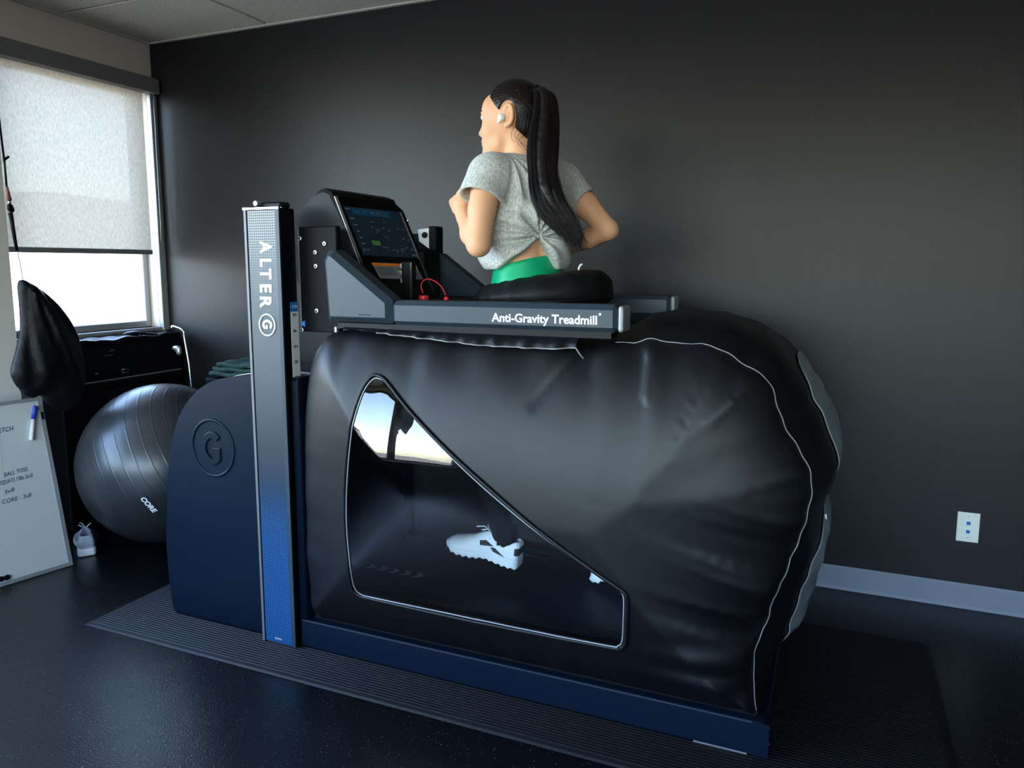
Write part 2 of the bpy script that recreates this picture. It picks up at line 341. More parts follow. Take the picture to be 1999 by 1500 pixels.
def net(name, fn, lo, hi, res, mat, parent=None, smooth_it=1):
    lo = np.array(lo, float); hi = np.array(hi, float); nn = np.ceil((hi-lo)/res).astype(int)+1
    ax = [lo[i]+res*np.arange(nn[i]) for i in range(3)]
    cs_ = 4; cn_ = [(n+cs_-1)//cs_+1 for n in nn]
    cg = np.stack(np.meshgrid(*[lo[i]+res*cs_*np.arange(cn_[i]) for i in range(3)], indexing='ij'), -1)
    cv = fn(cg.reshape(-1, 3)).reshape(cn_)
    near = np.abs(cv) < res*cs_*2.2
    V = np.repeat(np.repeat(np.repeat(cv, cs_, 0), cs_, 1), cs_, 2)
    half = cs_//2
    V = V[half:, half:, half:][:nn[0], :nn[1], :nn[2]].astype(np.float32)
    K = np.repeat(np.repeat(np.repeat(near, cs_, 0), cs_, 1), cs_, 2)[half:, half:, half:][:nn[0], :nn[1], :nn[2]]
    ids = np.argwhere(K); vals = np.empty(len(ids), np.float32)
    for i in range(0, len(ids), 200000): vals[i:i+200000] = fn(lo+res*ids[i:i+200000])
    V[tuple(ids.T)] = vals
    V[0] = V[-1] = 1; V[:, 0] = V[:, -1] = 1; V[:, :, 0] = V[:, :, -1] = 1
    S = V < 0; c = [nn[0]-1, nn[1]-1, nn[2]-1]
    def cn(A, d): return A[d[0]:d[0]+c[0], d[1]:d[1]+c[1], d[2]:d[2]+c[2]]
    corners = [(a, b, e) for a in (0, 1) for b in (0, 1) for e in (0, 1)]
    cnt = sum(cn(S, d).astype(np.int8) for d in corners); act = (cnt > 0) & (cnt < 8); idx = np.argwhere(act)
    if not len(idx): raise RuntimeError('empty '+name)
    pos = np.zeros((len(idx), 3)); num = np.zeros(len(idx))
    for a in corners:
        for k in range(3):
            if a[k] == 0:
                b = list(a); b[k] = 1
                va = V[tuple((idx+np.array(a)).T)]; vb = V[tuple((idx+np.array(b)).T)]; m = (va < 0) != (vb < 0)
                t = np.where(m, va/(va-vb+1e-12), 0); q = np.tile(np.array(a, float), (len(idx), 1)); q[:, k] += t
                pos[m] += q[m]; num[m] += 1
    vid = -np.ones(c, int); vid[tuple(idx.T)] = np.arange(len(idx)); vs = lo+res*(idx+pos/num[:, None]); faces = []
    for k in range(3):
        u, w = (k+1) % 3, (k+2) % 3
        A = S; sl0 = [slice(1, -1)]*3; sl0[k] = slice(0, -1); sl1 = [slice(1, -1)]*3; sl1[k] = slice(1, None)
        s0 = A[tuple(sl0)]; s1 = A[tuple(sl1)]; e = np.argwhere(s0 != s1); base = e+1; base[:, k] -= 1
        inside = s0[tuple(e.T)]
        eu = np.zeros(3, int); eu[u] = 1; ew = np.zeros(3, int); ew[w] = 1
        q = np.stack([vid[tuple((base-eu-ew).T)], vid[tuple((base-ew).T)], vid[tuple(base.T)], vid[tuple((base-eu).T)]], 1)
        q[~inside] = q[~inside][:, ::-1]; faces.append(q)
    fs = np.concatenate(faces); fs = fs[(fs >= 0).all(1)]
    for _ in range(smooth_it):
        acc = np.zeros_like(vs); n = np.zeros(len(vs))
        for i in range(4):
            np.add.at(acc, fs[:, i], vs[fs[:, (i+1) % 4]]+vs[fs[:, (i-1) % 4]]); np.add.at(n, fs[:, i], 2)
        vs = .5*vs+.5*acc/np.maximum(n, 1)[:, None]
    return pyd(name, vs, fs, mat, parent, smooth=True)

# ================================================================== SETTING
def wall_open(name, ax, pos, thick, a0, a1, z0, z1, holes, mat):
    """wall in the plane axis ax = pos (room side), extruded by thick (signed) away from the room; holes: (a, b, zlo, zhi)"""
    As = sorted({a0, a1, *[h[0] for h in holes], *[h[1] for h in holes]}); Zs = sorted({z0, z1, *[h[2] for h in holes], *[h[3] for h in holes]})
    bm = bmesh.new(); grid = {}
    def v(a, z):
        if (a, z) not in grid: grid[(a, z)] = bm.verts.new((pos, a, z) if ax == 0 else (a, pos, z))
        return grid[(a, z)]
    for i in range(len(As)-1):
        for j in range(len(Zs)-1):
            ca, cz = (As[i]+As[i+1])/2, (Zs[j]+Zs[j+1])/2
            if any(h[0] < ca < h[1] and h[2] < cz < h[3] for h in holes): continue
            bm.faces.new((v(As[i], Zs[j]), v(As[i+1], Zs[j]), v(As[i+1], Zs[j+1]), v(As[i], Zs[j+1])))
    r = bmesh.ops.extrude_face_region(bm, geom=list(bm.faces))
    for e in r['geom']:
        if isinstance(e, bmesh.types.BMVert): e.co[ax] += thick
    return struct(bmobj(name, bm, mat))

struct(box('floor', (XL-.2, YB-.2, -.12), (XR+.2, YW+.2, 0), 'floor'))
struct(box('wall_back', (XL-.2, YW, 0), (XR+.2, YW+.18, ZC+.1), 'darkwall'))
wall_open('wall_left', 0, XL, -.16, YB-.16, YW, 0, ZC+.1, [(*WIN_L[0], SILL, HEAD), (*WIN_L2[0], SILL2, HEAD2)], 'beige')
wall_open('wall_front', 1, YB, -.16, XL-.16, XR+.16, 0, ZC+.1, [(a, b, SILL, HEAD) for a, b in WIN_B], 'greywall')
struct(box('wall_right', (XR, YB, 0), (XR+.16, YW, ZC+.1), 'greywall'))
# white pier between the shaded window and the next window
struct(box('trim_1', (XL, 1.75, 0), (XL+.035, 2.318, 2.235), 'white_wall', bevel=.003))
struct(box('added_dark_panel', (XL, YB+.01, 0), (XL+.02, 1.75, SILL2-.03), 'darkwall', bevel=.003))      # unseen panel below the long window, added to darken reflections and cut bounce
# baseboard with rounded top and toe
prof = [(YW, 0), (YW-.014, 0), (YW-.008, .012), (YW-.006, .090), (YW-.003, .096), (YW, .096)]
struct(prism('baseboard_back', prof, 0, XL, XR, 'baseboard'))
# ceiling: slab, metal grid, lay-in tiles as parts
ceil = struct(box('ceiling', (XL-.16, YB-.16, ZC+.012), (XR+.16, YW+.18, ZC+.12), 'grid'))
tile_me = None
xs = [-2.72+1.22*k for k in range(-1, 6)]; ys = [2.67-.61*k for k in range(-1, 12)]
for i in range(len(xs)-1):
    for j in range(len(ys)-1):
        x0, x1, y1, y0 = max(xs[i]+.008, XL+.004), min(xs[i+1]-.008, XR-.004), min(ys[j]-.008, YW-.004), max(ys[j+1]+.008, YB+.004)
        if x1-x0 < .05 or y1-y0 < .05: continue
        full = abs(x1-x0-1.204) < 1e-6 and abs(y1-y0-.594) < 1e-6
        if full and tile_me:
            o = bpy.data.objects.new('ceiling_tile', tile_me); COL.objects.link(o)
        else:
            o = box('ceiling_tile', (-(x1-x0)/2, -(y1-y0)/2, 0), ((x1-x0)/2, (y1-y0)/2, .014), 'tile', bevel=.003)
            if full: tile_me = o.data
        o.location = ((x0+x1)/2, (y0+y1)/2, ZC+.003); o.parent = ceil
# thin metal angle where ceiling meets the walls
struct(box('trim_2', (XL+.02, YW-.018, ZC-.004), (XR, YW, ZC+.012), 'grid'))
struct(box('trim_3', (XL, YB, ZC-.004), (XL+.018, YW-.018, ZC+.012), 'grid'))

def window(name, ax, pos, a, b, nm, sgn, SILL=SILL, fm='alu', HEAD=HEAD):
    """aluminium frame with mullions and one pane per bay; pos: outer plane of the frame"""
    e = bpy.data.objects.new(name, None); COL.objects.link(e); struct(e)
    def bx(nm_, a0, a1, z0, z1, d0, d1, mt, bv=.004):
        lo = [0, 0, z0]; hi = [0, 0, z1]; o = 1-ax
        lo[o], hi[o] = a0, a1; lo[ax], hi[ax] = pos+sgn*d0, pos+sgn*d1
        return box(nm_, lo, hi, mt, e, bevel=bv)
    w = .035
    bx('window_frame', a, a+w, SILL, HEAD, 0, .07, fm); bx('window_frame', b-w, b, SILL, HEAD, 0, .07, fm)
    bx('window_frame', a+w, b-w, HEAD-w, HEAD, 0, .07, fm); bx('window_frame', a+w, b-w, SILL, SILL+w, 0, .07, fm)
    cuts = [a+w+(b-a-2*w)*k/nm for k in range(nm+1)]
    for k in range(nm):
        if k: bx('mullion', cuts[k]-.03, cuts[k]+.03, SILL+w, HEAD-w, .005, .075, fm)
        bx('pane', cuts[k]+(.03 if k else 0), cuts[k+1]-(.03 if k < nm-1 else 0), SILL+w, HEAD-w, .03, .036, 'winglass', 0)
    return e
window('window_1', 0, XL-.13, WIN_L[0][0], WIN_L[0][1], 1, 1)
window('window_2', 0, XL-.13, WIN_L2[0][0], WIN_L2[0][1], 4, 1, SILL2, 'darkalu', HEAD2)
window('window_3', 1, YB-.13, WIN_B[0][0], WIN_B[0][1], 5, 1, SILL, 'darkalu')
struct(box('trim_4', (XL-.06, WIN_L[0][0], SILL-.022), (XL+.02, WIN_L[0][1], SILL), 'alu', bevel=.004))   # sill of the shaded window
struct(box('trim_5', (XL, 3.165, SILL-.02), (XL+.03, YW, 2.235), 'alu', bevel=.003))                       # metal strip in the corner

# ---- outdoors
g = struct(box('ground', (-160, -160, -1.6), (60, 60, -1.2), 'ground'))
hv, hf = [], []; n = 90
for i in range(n+1):
    a = math.radians(95+200*i/n); dg_ = math.degrees(a); h = 1.7+4.6*math.exp(-((dg_-140)/22)**2)+.5*math.sin(a*9.7+1)+.25*math.sin(a*23)
    for r, k in ((62, 0), (72, .6), (88, 1.0), (110, .7)): hv.append((r*math.cos(a), r*math.sin(a), -1.3+h*k*1.5))
for i in range(n):
    for k in range(3): hf.append((i*4+k, (i+1)*4+k, (i+1)*4+k+1, i*4+k+1))
struct(pyd('hills', hv, hf, 'hill', None, True))
def building(x0, x1, y0, y1, h, label, bays):
    t = thing('far_building', label, 'building', ((x0+x1)/2, (y0+y1)/2, -1.2))
    box('wall', (x0, y0, -1.2), (x1, y1, h), 'stucco', t); box('roof', (x0-.3, y0-.3, h), (x1+.3, y1+.3, h+.35), 'stucco', t, bevel=.05)
    for fl in range(2):
        for k in range(bays):
            yy = y0+(y1-y0)*(k+.5)/bays; zz = .2+fl*2.6
            box('window', (x1-.05, yy-.55, zz), (x1+.04, yy+.55, zz+1.5), 'farglass', t)
building(-46, -38, -34, -12, 4.4, 'long beige two-storey building far outside, seen reflected in the clear pane', 11)

# ---- roller shade in the window in view
sh = thing('roller_shade', 'pale translucent roller shade pulled most of the way down the window', 'window shade', (XL+.03, 2.74, 2.235))
box('valance', (XL+.004, 1.6, 2.236), (XL+.075, 3.195, 2.315), 'valance', sh, bevel=.003)
box('shade_cloth', (XL+.016, 2.325, 1.385), (XL+.0175, 3.125, 2.24), 'shade', sh)
box('hem_bar', (XL+.008, 2.322, 1.362), (XL+.026, 3.128, 1.388), 'barpaint', sh, bevel=.004)
for k, dy in enumerate((0, .022)):
    tube('pull_chain', [(XL+.05, 3.15+dy*(1-.2*abs(t)), 2.235-t*.80) for t in np.linspace(0, 1, 12)], .0022, 'alu', sh, seg=6)

# ---- wall outlet
p0 = HY(1869.5, 999.5, YW); p1 = HY(1906, 1059, YW)
ow = thing('wall_plate', 'ivory wall plate with two blue network jacks low on the dark wall', 'wall plate', ((p0[0]+p1[0])/2, YW, .26))
xa, xb, za, zb = p0[0], p0[0]+.074, .262, .377
box('plate', (xa, YW-.007, za), (xb, YW, zb), 'plate', ow, bevel=.003, seg=2)
for zz in (.337, .304):
    b_ = box('network_jack', ((xa+xb)/2-.0095, YW-.009, zz-.009), ((xa+xb)/2+.0095, YW-.006, zz+.009), 'strapwhite', ow, bevel=.001)
    box('jack_cover', ((xa+xb)/2-.0065, YW-.0105, zz-.007), ((xa+xb)/2+.0065, YW-.0085, zz+.006), 'jackblue', b_)
for zz in (.360, .279): cyl('screw', ((xa+xb)/2, YW-.0065, zz), (0, -1, 0), .0025, .0012, 'greytrim', ow, 10)

# ================================================================== RIBBED MAT
def ribbed_mat():
    x0, x1, y0, y1 = -2.468, .352, 1.775, 2.822; pit = .0125; ys = [y0, y0+.004]; zs = [.001, .0095]
    y = y0+.014; prof = [(y0, .001), (y0+.005, .007), (y0+.013, .011)]
    while y < y1-.026:
        prof += [(y, .011), (y+.0035, .0142), (y+.0085, .0142), (y+.0115, .011)]; y += pit
    prof += [(y1-.012, .011), (y1-.005, .007), (y1, .001)]
    vs, fs = [], []; n = len(prof)
    ins = [0.0, .02]
    for xx, k in ((x0, 0.), (x0+.03, 1.), (x1-.03, 1.), (x1, 0.)):
        for (a, z) in prof: vs.append((xx, a, .001+(z-.001)*k if k else min(z, .002)))
    for s in range(3):
        for i in range(n-1): fs.append((s*n+i, s*n+i+1, (s+1)*n+i+1, (s+1)*n+i))
    base = len(vs); vs += [(x0, y0, 0), (x1, y0, 0), (x1, y1, 0), (x0, y1, 0)]; fs.append((base+3, base+2, base+1, base))
    o = pyd('ribbed_floor_mat', vs, fs, 'rib'); return tag(o, 'long black ribbed rubber mat under the treadmill', 'floor mat')
ribbed_mat()
MATZ = .0142

# ================================================================== TREADMILL
TM = thing('treadmill', 'black enclosed treadmill with inflated air chamber, blue-and-grey column and console', 'treadmill', (-1.0, 2.32, MATZ))
YN, YF = 1.945, 2.70          # outer faces of the near and far base rails
# base rails
def rail(ya, yb):
    r = box('base_rail', (-1.62, ya, MATZ), (-.118, yb, .112), 'navy', TM, bevel=.006, seg=2)
    out = ya if ya < 2.3 else yb; s = -1 if ya < 2.3 else 1
    box('rail_cap', (-.150, min(out, out+s*.002), MATZ+.002), (-.106, max(out, out+s*.002)+0, .1105), 'navy', r, bevel=.001)
    for zz in (.032, .078): box('stud', (-.119, (ya+yb)/2-.008, zz), (-.106, (ya+yb)/2+.004, zz+.005), 'chrome', r, bevel=.001)
    for k in range(6): cyl('bolt', (-1.45+.22*k, (ya+yb)/2, .112), (0, 0, 1), .006, .003, 'black', r, 8)
    return r
rail(YN, YN+.07); rail(YF-.07, YF)
box('rear_crossbar', (-.150, YN+.07, MATZ+.004), (-.112, YF-.07, .108), 'navy', TM, bevel=.004)
box('pipe_foot', (-.30, YN-.001, MATZ), (-.16, YN+.003, MATZ+.004), 'silver', TM)
# deck, belt, side rails
box('deck', (-1.58, 2.02, .115), (-.16, 2.62, .185), 'black', TM, bevel=.004)
bl = box('running_belt', (-1.56, 2.095, .183), (-.18, 2.545, .208), 'belt', TM, bevel=.01, seg=3)
for k in range(5):
    xc = -1.535+.050*k; yc = 2.222; w = .020; h = .018
    q = [(xc, yc-h), (xc+w, yc-h), (xc+w+.016, yc), (xc+w, yc+h), (xc, yc+h), (xc+.016, yc)]
    prism('chevron', q, 2, .2081, .2086, 'greyprint', bl)
for ya, yb in ((2.03, 2.09), (2.55, 2.61)):
    sr = box('foot_rail', (-1.57, ya, .185), (-.17, yb, .218), 'black', TM, bevel=.006)
    for k in range(4): box('grip_strip', (-1.5, ya+.008+.012*k, .2175), (-.2, ya+.013+.012*k, .2195), 'belt', sr)

# drive cover (rounded hood) with embossed round emblem
hood_px = [(338, 1213), (329, 1150), (325, 1050), (326, 980), (330, 900), (338, 850), (352, 808), (376, 772), (405, 749), (440, 738), (488, 733)]
hood = [(-2.214, MATZ)]+[tuple(HY(u, v, 1.955)[[0, 2]]) for u, v in hood_px[1:]]
hood = [tuple(p) for p in catmull([hood[0], (-2.228, .12), (-2.232, .30)]+hood[3:], 4)]+[(-1.775, .938), (-1.60, .938), (-1.60, MATZ)]
hc = (sum(p[0] for p in hood)/len(hood), sum(p[1] for p in hood)/len(hood))
def inset(poly, d, cx=-1.75, cz=.2):
    out = []
    for x, z in poly:
        vx, vz = x-cx, z-cz; L = math.hypot(vx, vz); out.append((x-vx/L*d, max(MATZ, z-vz/L*d)))
    return out
cover = prism('drive_cover', hood, 1, 1.955, 2.035, 'navy', TM, bevel=.012, seg=3, smooth=True)
prism('cover_rim', inset(hood, -.0015), 1, 2.034, 2.040, 'silver', cover)
prism('cover_rim', inset(hood, .003), 1, 2.085, 2.091, 'silver', cover)
prism('drive_housing', inset(hood, .006), 1, 2.048, 2.60, 'black', TM, bevel=.01, seg=2, smooth=True)
prism('drive_cover', hood, 1, 2.60, 2.68, 'navy', TM, bevel=.012, seg=3, smooth=True)
gc = HY(416, 875, 1.955); gr = .100
ring = [(gc[0]+gr*.94*math.cos(a), 1.957, gc[2]+gr*math.sin(a)) for a in np.linspace(0, 2*math.pi, 64, endpoint=False)]
tube('emblem_ring', ring, .0065, 'navy', cover, closed=True, seg=10)
def G_shape(cx, cz, r, w, y, th, mat, parent, sx=1.0, rot=0.0, name='emblem_letter', bev=0):
    """a letter G as a prism facing -y; rot turns it clockwise"""
    pts_o, pts_i = [], []
    for a in np.linspace(math.radians(42), math.radians(318), 26):
        pts_o.append((r*math.cos(a)*.86, r*math.sin(a))); pts_i.append(((r-w)*math.cos(a)*.82, (r-w)*math.sin(a)))
    ex = r*math.cos(math.radians(42))*.86
    poly = pts_o+[(ex, -r*.05), (0.02*r, -r*.05), (0.02*r, -r*.05+w*.75), (ex-w*1.0, 0-r*.05+w*.75)]
    poly = pts_o+[(ex, w*.15), (-.02*r, w*.15), (-.02*r, -w*.65), (ex-w, -w*.65)]+[pts_i[-1]]+pts_i[::-1][1:]
    c, s = math.cos(rot), math.sin(rot)
    poly = [(cx+(px*c+pz*s)*sx, cz+(-px*s+pz*c)) for px, pz in poly]
    return prism(name, poly, 1, y, y+th, mat, parent, bevel=bev, seg=2)
G_shape(gc[0], gc[2], .060, .020, 1.9495, .007, 'navy', cover, .92, bev=.003)

# columns
def column(x0, x1, ya, yb, near):
    c = box('column', (x0, ya, MATZ), (x1, yb, 1.482), 'blackplate', TM, bevel=.004)
    out = ya if near else yb; s = -1 if near else 1
    def pl(nm, a, b, z0, z1, t, mt): return box(nm, (a, min(out, out+s*t), z0), (b, max(out, out+s*t), z1), mt, c)
    pl('column_edge', x0, x0+.009, MATZ, 1.478, .004, 'edgegrey'); pl('column_edge', x1-.014, x1, MATZ+.002, 1.478, .004, 'steelblue')
    pl('column_top_trim', x0-.002, x1+.001, 1.477, 1.484, .006, 'silver')
    pl('printed_panel', x0+.014, x1-.014, MATZ+.004, 1.474, .0025, 'strip')
    return c
c1 = column(-1.768, -1.627, 1.928, 2.002, True)
c2 = column(-1.768, -1.627, 2.64, 2.705, False)
YP = 1.9247
def rot_letter(ch, u, v0, v1, par):
    """letter turned a quarter clockwise between pixel rows v0 and v1"""
    a = HY(u, v0, YP); b = HY(u, v1, YP); h = a[2]-b[2]
    return text('lettering', ch, .046, (HY(508.5, (v0+v1)/2, YP)[0], YP, a[2]), (0, 0, -1), (1, 0, 0), 'white', par, bold=.0022, width=h)
for ch, v0, v1 in (('A', 472, 496.5), ('L', 504.5, 520), ('T', 525, 546), ('E', 554, 570), ('R', 578, 600)): rot_letter(ch, 515, v0, v1, c1)
gcx, gcz = -1.690, 1.110
tube('emblem_ring', [(gcx+.0315*math.cos(a), YP-.0005, gcz+.0345*math.sin(a)) for a in np.linspace(0, 2*math.pi, 48, endpoint=False)], .0028, 'white', c1, closed=True, seg=8)
G_shape(gcx, gcz, .020, .0085, YP-.001, .001, 'white', c1, 1.0, rot=math.pi/2, name='lettering')
box('maker_line', (-1.715, YP-.0006, .030), (-1.685, YP, .036), 'greyprint', c1)
# height scale on the side of the column
sx_ = -1.6262
st = box('height_scale', (sx_, 1.962, .860), (sx_+.001, 1.999, 1.152), 'strapwhite', c1)
sh_ = box('scale_head', (sx_, 1.962, 1.153), (sx_+.0012, 1.999, 1.183), 'inkblue', c1)
text('lettering', 'CM', .010, (sx_+.0015, 1.969, 1.163), (0, 1, 0), (0, 0, 1), 'white', sh_, width=.024)
for k, v in enumerate((614, 645, 676, 706, 737, 768)):
    zz = HX(576, v, sx_)[2]-.006
    text('scale_number', str(91-5*k), .0095, (sx_+.0013, 1.971, zz), (0, 1, 0), (0, 0, 1), 'inkdark', st, width=.017, bold=.0003)
# column head bracket with pin
box('column_bracket', (-1.735, 1.945, 1.482), (-1.635, 1.995, 1.502), 'black', c1, bevel=.006)
cyl('lock_pin', (-1.722, 1.958, 1.497), (0, -1, 0), .009, .03, 'silver', c1, 16, .002)
cyl('lock_pin', (-1.648, 1.962, 1.484), (0, -1, 0), .010, .012, 'silver', c1, 12)

# lift carriage plates
def carriage(y0, y1, near):
    p = box('carriage_plate', (-1.618, y0, 1.085), (-1.47, y1, 1.425), 'blackplate', TM, bevel=.003)
    if near:
        for u, v in ((586, 466), (634, 476), (616, 493), (617, 520), (619, 607), (590, 644)):
            q = HY(u, v, y0); b = cyl('bolt', (q[0], y0, q[2]), (0, -1, 0), .0075, .004, 'silver', p, 12, .001); cyl('bolt_socket', (q[0], y0-.004, q[2]), (0, -1, 0), .0035, .0006, 'black', b, 6)
        q = HY(591, 632, y0); prism('pointer', [(q[0]-.010, q[2]), (q[0]+.010, q[2]+.011), (q[0]+.010, q[2]-.011)], 1, y0-.0012, y0, 'inkblue', p)
        box('plate_edge', (-1.6205, y0-.001, 1.10), (-1.6175, y0+.004, 1.42), 'silver', p)
    return p
carriage(2.006, 2.03, True)
cf = carriage(2.615, 2.64, False)
prism('white_bracket', [(-1.520, 1.44), (-1.470, 1.445), (-1.470, 1.365), (-1.515, 1.395)], 1, 2.600, 2.615, 'white', cf)
cyl('bolt', (-1.488, 2.600, 1.418), (0, -1, 0), .012, .006, 'black', cf, 12)
box('far_post', (-1.475, 2.60, 1.06), (-1.44, 2.66, 1.452), 'black', TM, bevel=.004)

# side arms: wedge-shaped wing and straight handrail bar
def arm(ya, yb, near):
    t = 'side_arm'
    a = prism(t, [(-1.466, 1.126), (-1.478, 1.318), (-1.462, 1.345), (-1.440, 1.348), (-1.232, 1.197), (-1.232, 1.126)], 1, ya, yb, 'steelblue', TM, bevel=.018)
    b = box('handrail_bar', (-1.229, ya, 1.122), (-.530, yb, 1.197), 'steelblue', TM, bevel=.014)
    c = box('end_cap', (-.531, ya+.003, 1.124), (-.516, yb-.003, 1.195), 'greytrim', b, bevel=.012, seg=2)
    u = box('under_rail', (-1.43, ya+.01, 1.106), (-.55, yb-.01, 1.124), 'black', a)
    if near:
        box('seam_step', (-1.44, ya-.0012, 1.142), (-1.36, ya+.001, 1.145), 'black', a)
        box('seam_step', (-1.345, ya-.0012, 1.150), (-1.30, ya+.001, 1.153), 'black', a)
    return a, b
A1, B1 = arm(1.935, 2.022, True)
A2, B2 = arm(2.612, 2.698, False)
q0 = HY(960.5, 627.5, 1.9345); q1 = HY(1166, 635, 1.9345)
text('lettering', 'Anti-Gravity Treadmill', .0245, (q0[0], 1.9346, q0[2]), (1, 0, 0), (0, 0, 1), 'white', B1, bold=.0007, width=q1[0]-q0[0])
cyl('lettering', (q1[0]+.007, 1.935, q1[2]+.029), (0, -1, 0), .0034, .0008, 'white', B1, 12)
prism('bar_clip', [(-.875, 1.106), (-.735, 1.106), (-.765, 1.088), (-.835, 1.088)], 1, 1.955, 2.01, 'steelblue', B1)
# guide rod under the wing
tube('guide_rod', [(-1.445, 1.96, 1.108), (-1.345, 1.96, 1.104)], .003, 'silver', A1); box('rod_bracket', (-1.449, 1.952, 1.092), (-1.440, 1.962, 1.110), 'greytrim', A1, bevel=.001)

# console
prof = [(-1.74, 1.30), (-1.745, 1.42), (-1.72, 1.452), (-1.685, 1.452), (-1.655, 1.462), (-1.63, 1.486), (-1.607, 1.525), (-1.590, 1.548), (-1.562, 1.553), (-1.532, 1.542), (-1.398, 1.232), (-1.36, 1.195), (-1.36, 1.165), (-1.62, 1.165)]
CN = prism('console', prof, 1, 2.072, 2.462, 'black', TM, bevel=.014, seg=2)
box('console_side', (-1.74, 2.462, 1.17), (-1.42, 2.60, 1.36), 'black', CN, bevel=.01)
FA = np.array([-1.532, 0, 1.542]); FB = np.array([-1.398, 0, 1.232]); fd = (FB-FA)/np.linalg.norm(FB-FA); fnrm = np.array([-fd[2], 0, fd[0]]); fnrm = -fnrm if fnrm[0] < 0 else fnrm
def face_pt(u, v, off=0.001):
    """pixel on the sloping console face"""
    d = ray(u, v); o = FA+fnrm*off; t = ((o-C0)@fnrm)/(d@fnrm); return C0+d*t
def facequad(name, px, mat, par, off=.001, th=.001):
    P = [face_pt(u, v, off) for u, v in px]; n = np.cross(P[1]-P[0], P[-1]-P[0])
    if n@fnrm < 0: P = P[::-1]
    return quad(name, P, mat, par, th)
bz = facequad('bezel', [(657, 383), (770, 398), (786, 412), (826, 508), (826, 540), (716, 535)], 'gloss', CN, .0003, .002)
SC = facequad('screen', [(670, 402), (779, 414), (816, 504), (709, 498)], 'screen', CN, .0026, .0005)
def sq(u0, v0, u1, v1):
    """screen rectangle from 0..1 coordinates along the screen's own edges"""
    a, b, c, d = [np.array(p, float) for p in ((670, 402), (779, 414), (816, 504), (709, 498))]
    f = lambda s, t: tuple((a*(1-s)+b*s)*(1-t)+(d*(1-s)+c*s)*t)
    return [f(u0, v0), f(u1, v0), f(u1, v1), f(u0, v1)]
facequad('header_bar', sq(.12, .02, .80, .16), 'screenblue', SC, .0032, .0003)
facequad('start_button', sq(.26, .68, .41, .78), 'screengreen', SC, .0032, .0003)
for s0, t0, w, h in [(.2, .07, .05, .03), (.33, .07, .05, .03), (.45, .07, .06, .03), (.57, .07, .05, .03), (.70, .07, .02, .03), (.02, .03, .08, .04), (.03, .23, .08, .03), (.05, .36, .08, .03), (.06, .49, .06, .03), (.07, .62, .06, .03), (.06, .74, .07, .03), (.05, .86, .03, .05), (.11, .87, .05, .03),
                     (.38, .27, .08, .02), (.62, .25, .04, .02), (.36, .38, .03, .03), (.43, .41, .015, .10), (.48, .41, .02, .06), (.56, .39, .03, .03), (.66, .42, .03, .04), (.55, .58, .05, .02), (.44, .80, .09, .02), (.50, .86, .025, .03), (.60, .84, .03, .03), (.66, .84, .03, .06), (.74, .82, .09, .02), (.74, .87, .03, .03), (.84, .36, .02, .04), (.93, .37, .025, .03), (.86, .58, .03, .03), (.95, .60, .025, .03), (.86, .77, .03, .03), (.94, .79, .03, .05), (.92, .92, .06, .04)]:
    facequad('screen_text', sq(s0, t0, s0+w, t0+h), 'screentext', SC, .0033, .0002)
facequad('face_trim', [(652, 384), (657, 384), (718, 545), (711, 540)], 'greytrim', CN, .0002, .003)
facequad('face_trim', [(780, 414), (783, 415), (820, 506), (816, 505)], 'greytrim', CN, .0027, .001)
LB = facequad('warning_label', [(725, 513), (811, 516), (826, 546), (742, 544)], 'labelgrey', CN, .0024, .0006)
def lq(u0, v0, u1, v1):
    a, b, c, d = [np.array(p, float) for p in ((725, 513), (811, 516), (826, 546), (742, 544))]
    f = lambda s, t: tuple((a*(1-s)+b*s)*(1-t)+(d*(1-s)+c*s)*t)
    return [f(u0, v0), f(u1, v0), f(u1, v1), f(u0, v1)]
facequad('label_band', lq(0, 0, 1, .19), 'orange', LB, .0032, .0003)
facequad('label_mark', lq(.50, .46, .72, .60), 'yellow', LB, .0032, .0003)
for k in range(5): facequad('label_text', lq(.06, .27+.11*k, .44, .31+.11*k), 'inkdark', LB, .0032, .0002)
for k in range(5): facequad('label_text', lq(.52, .27+.11*k, .96, .30+.11*k), 'inkdark', LB, .0031, .0002)
facequad('label_text', lq(.62, .06, .75, .13), 'red', LB, .0036, .0002)
# tray between the arms
tr = box('console_tray', (-1.42, 2.022, 1.150), (-1.15, 2.612, 1.185), 'black', TM, bevel=.006)

# ---------------- inflated chamber
Y0, Y1 = 1.985, 2.665                 # seam planes near and far
seam_px = [(1290, 665), (1400, 680), (1465, 718), (1503, 750), (1532, 830), (1568, 890), (1585, 940), (1575, 1010), (1545, 1090), (1500, 1200), (1474, 1280), (1472, 1340), (1476, 1400)]
sm = [tuple(HY(u, v, Y0)[[0, 2]]) for u, v in seam_px]
outline = [(-.60, 1.088), (-.50, 1.098)]+sm[:-1]+[(-.142, .115)]
outline = [tuple(p) for p in catmull(outline, 7)]
NSEAM = len(outline)
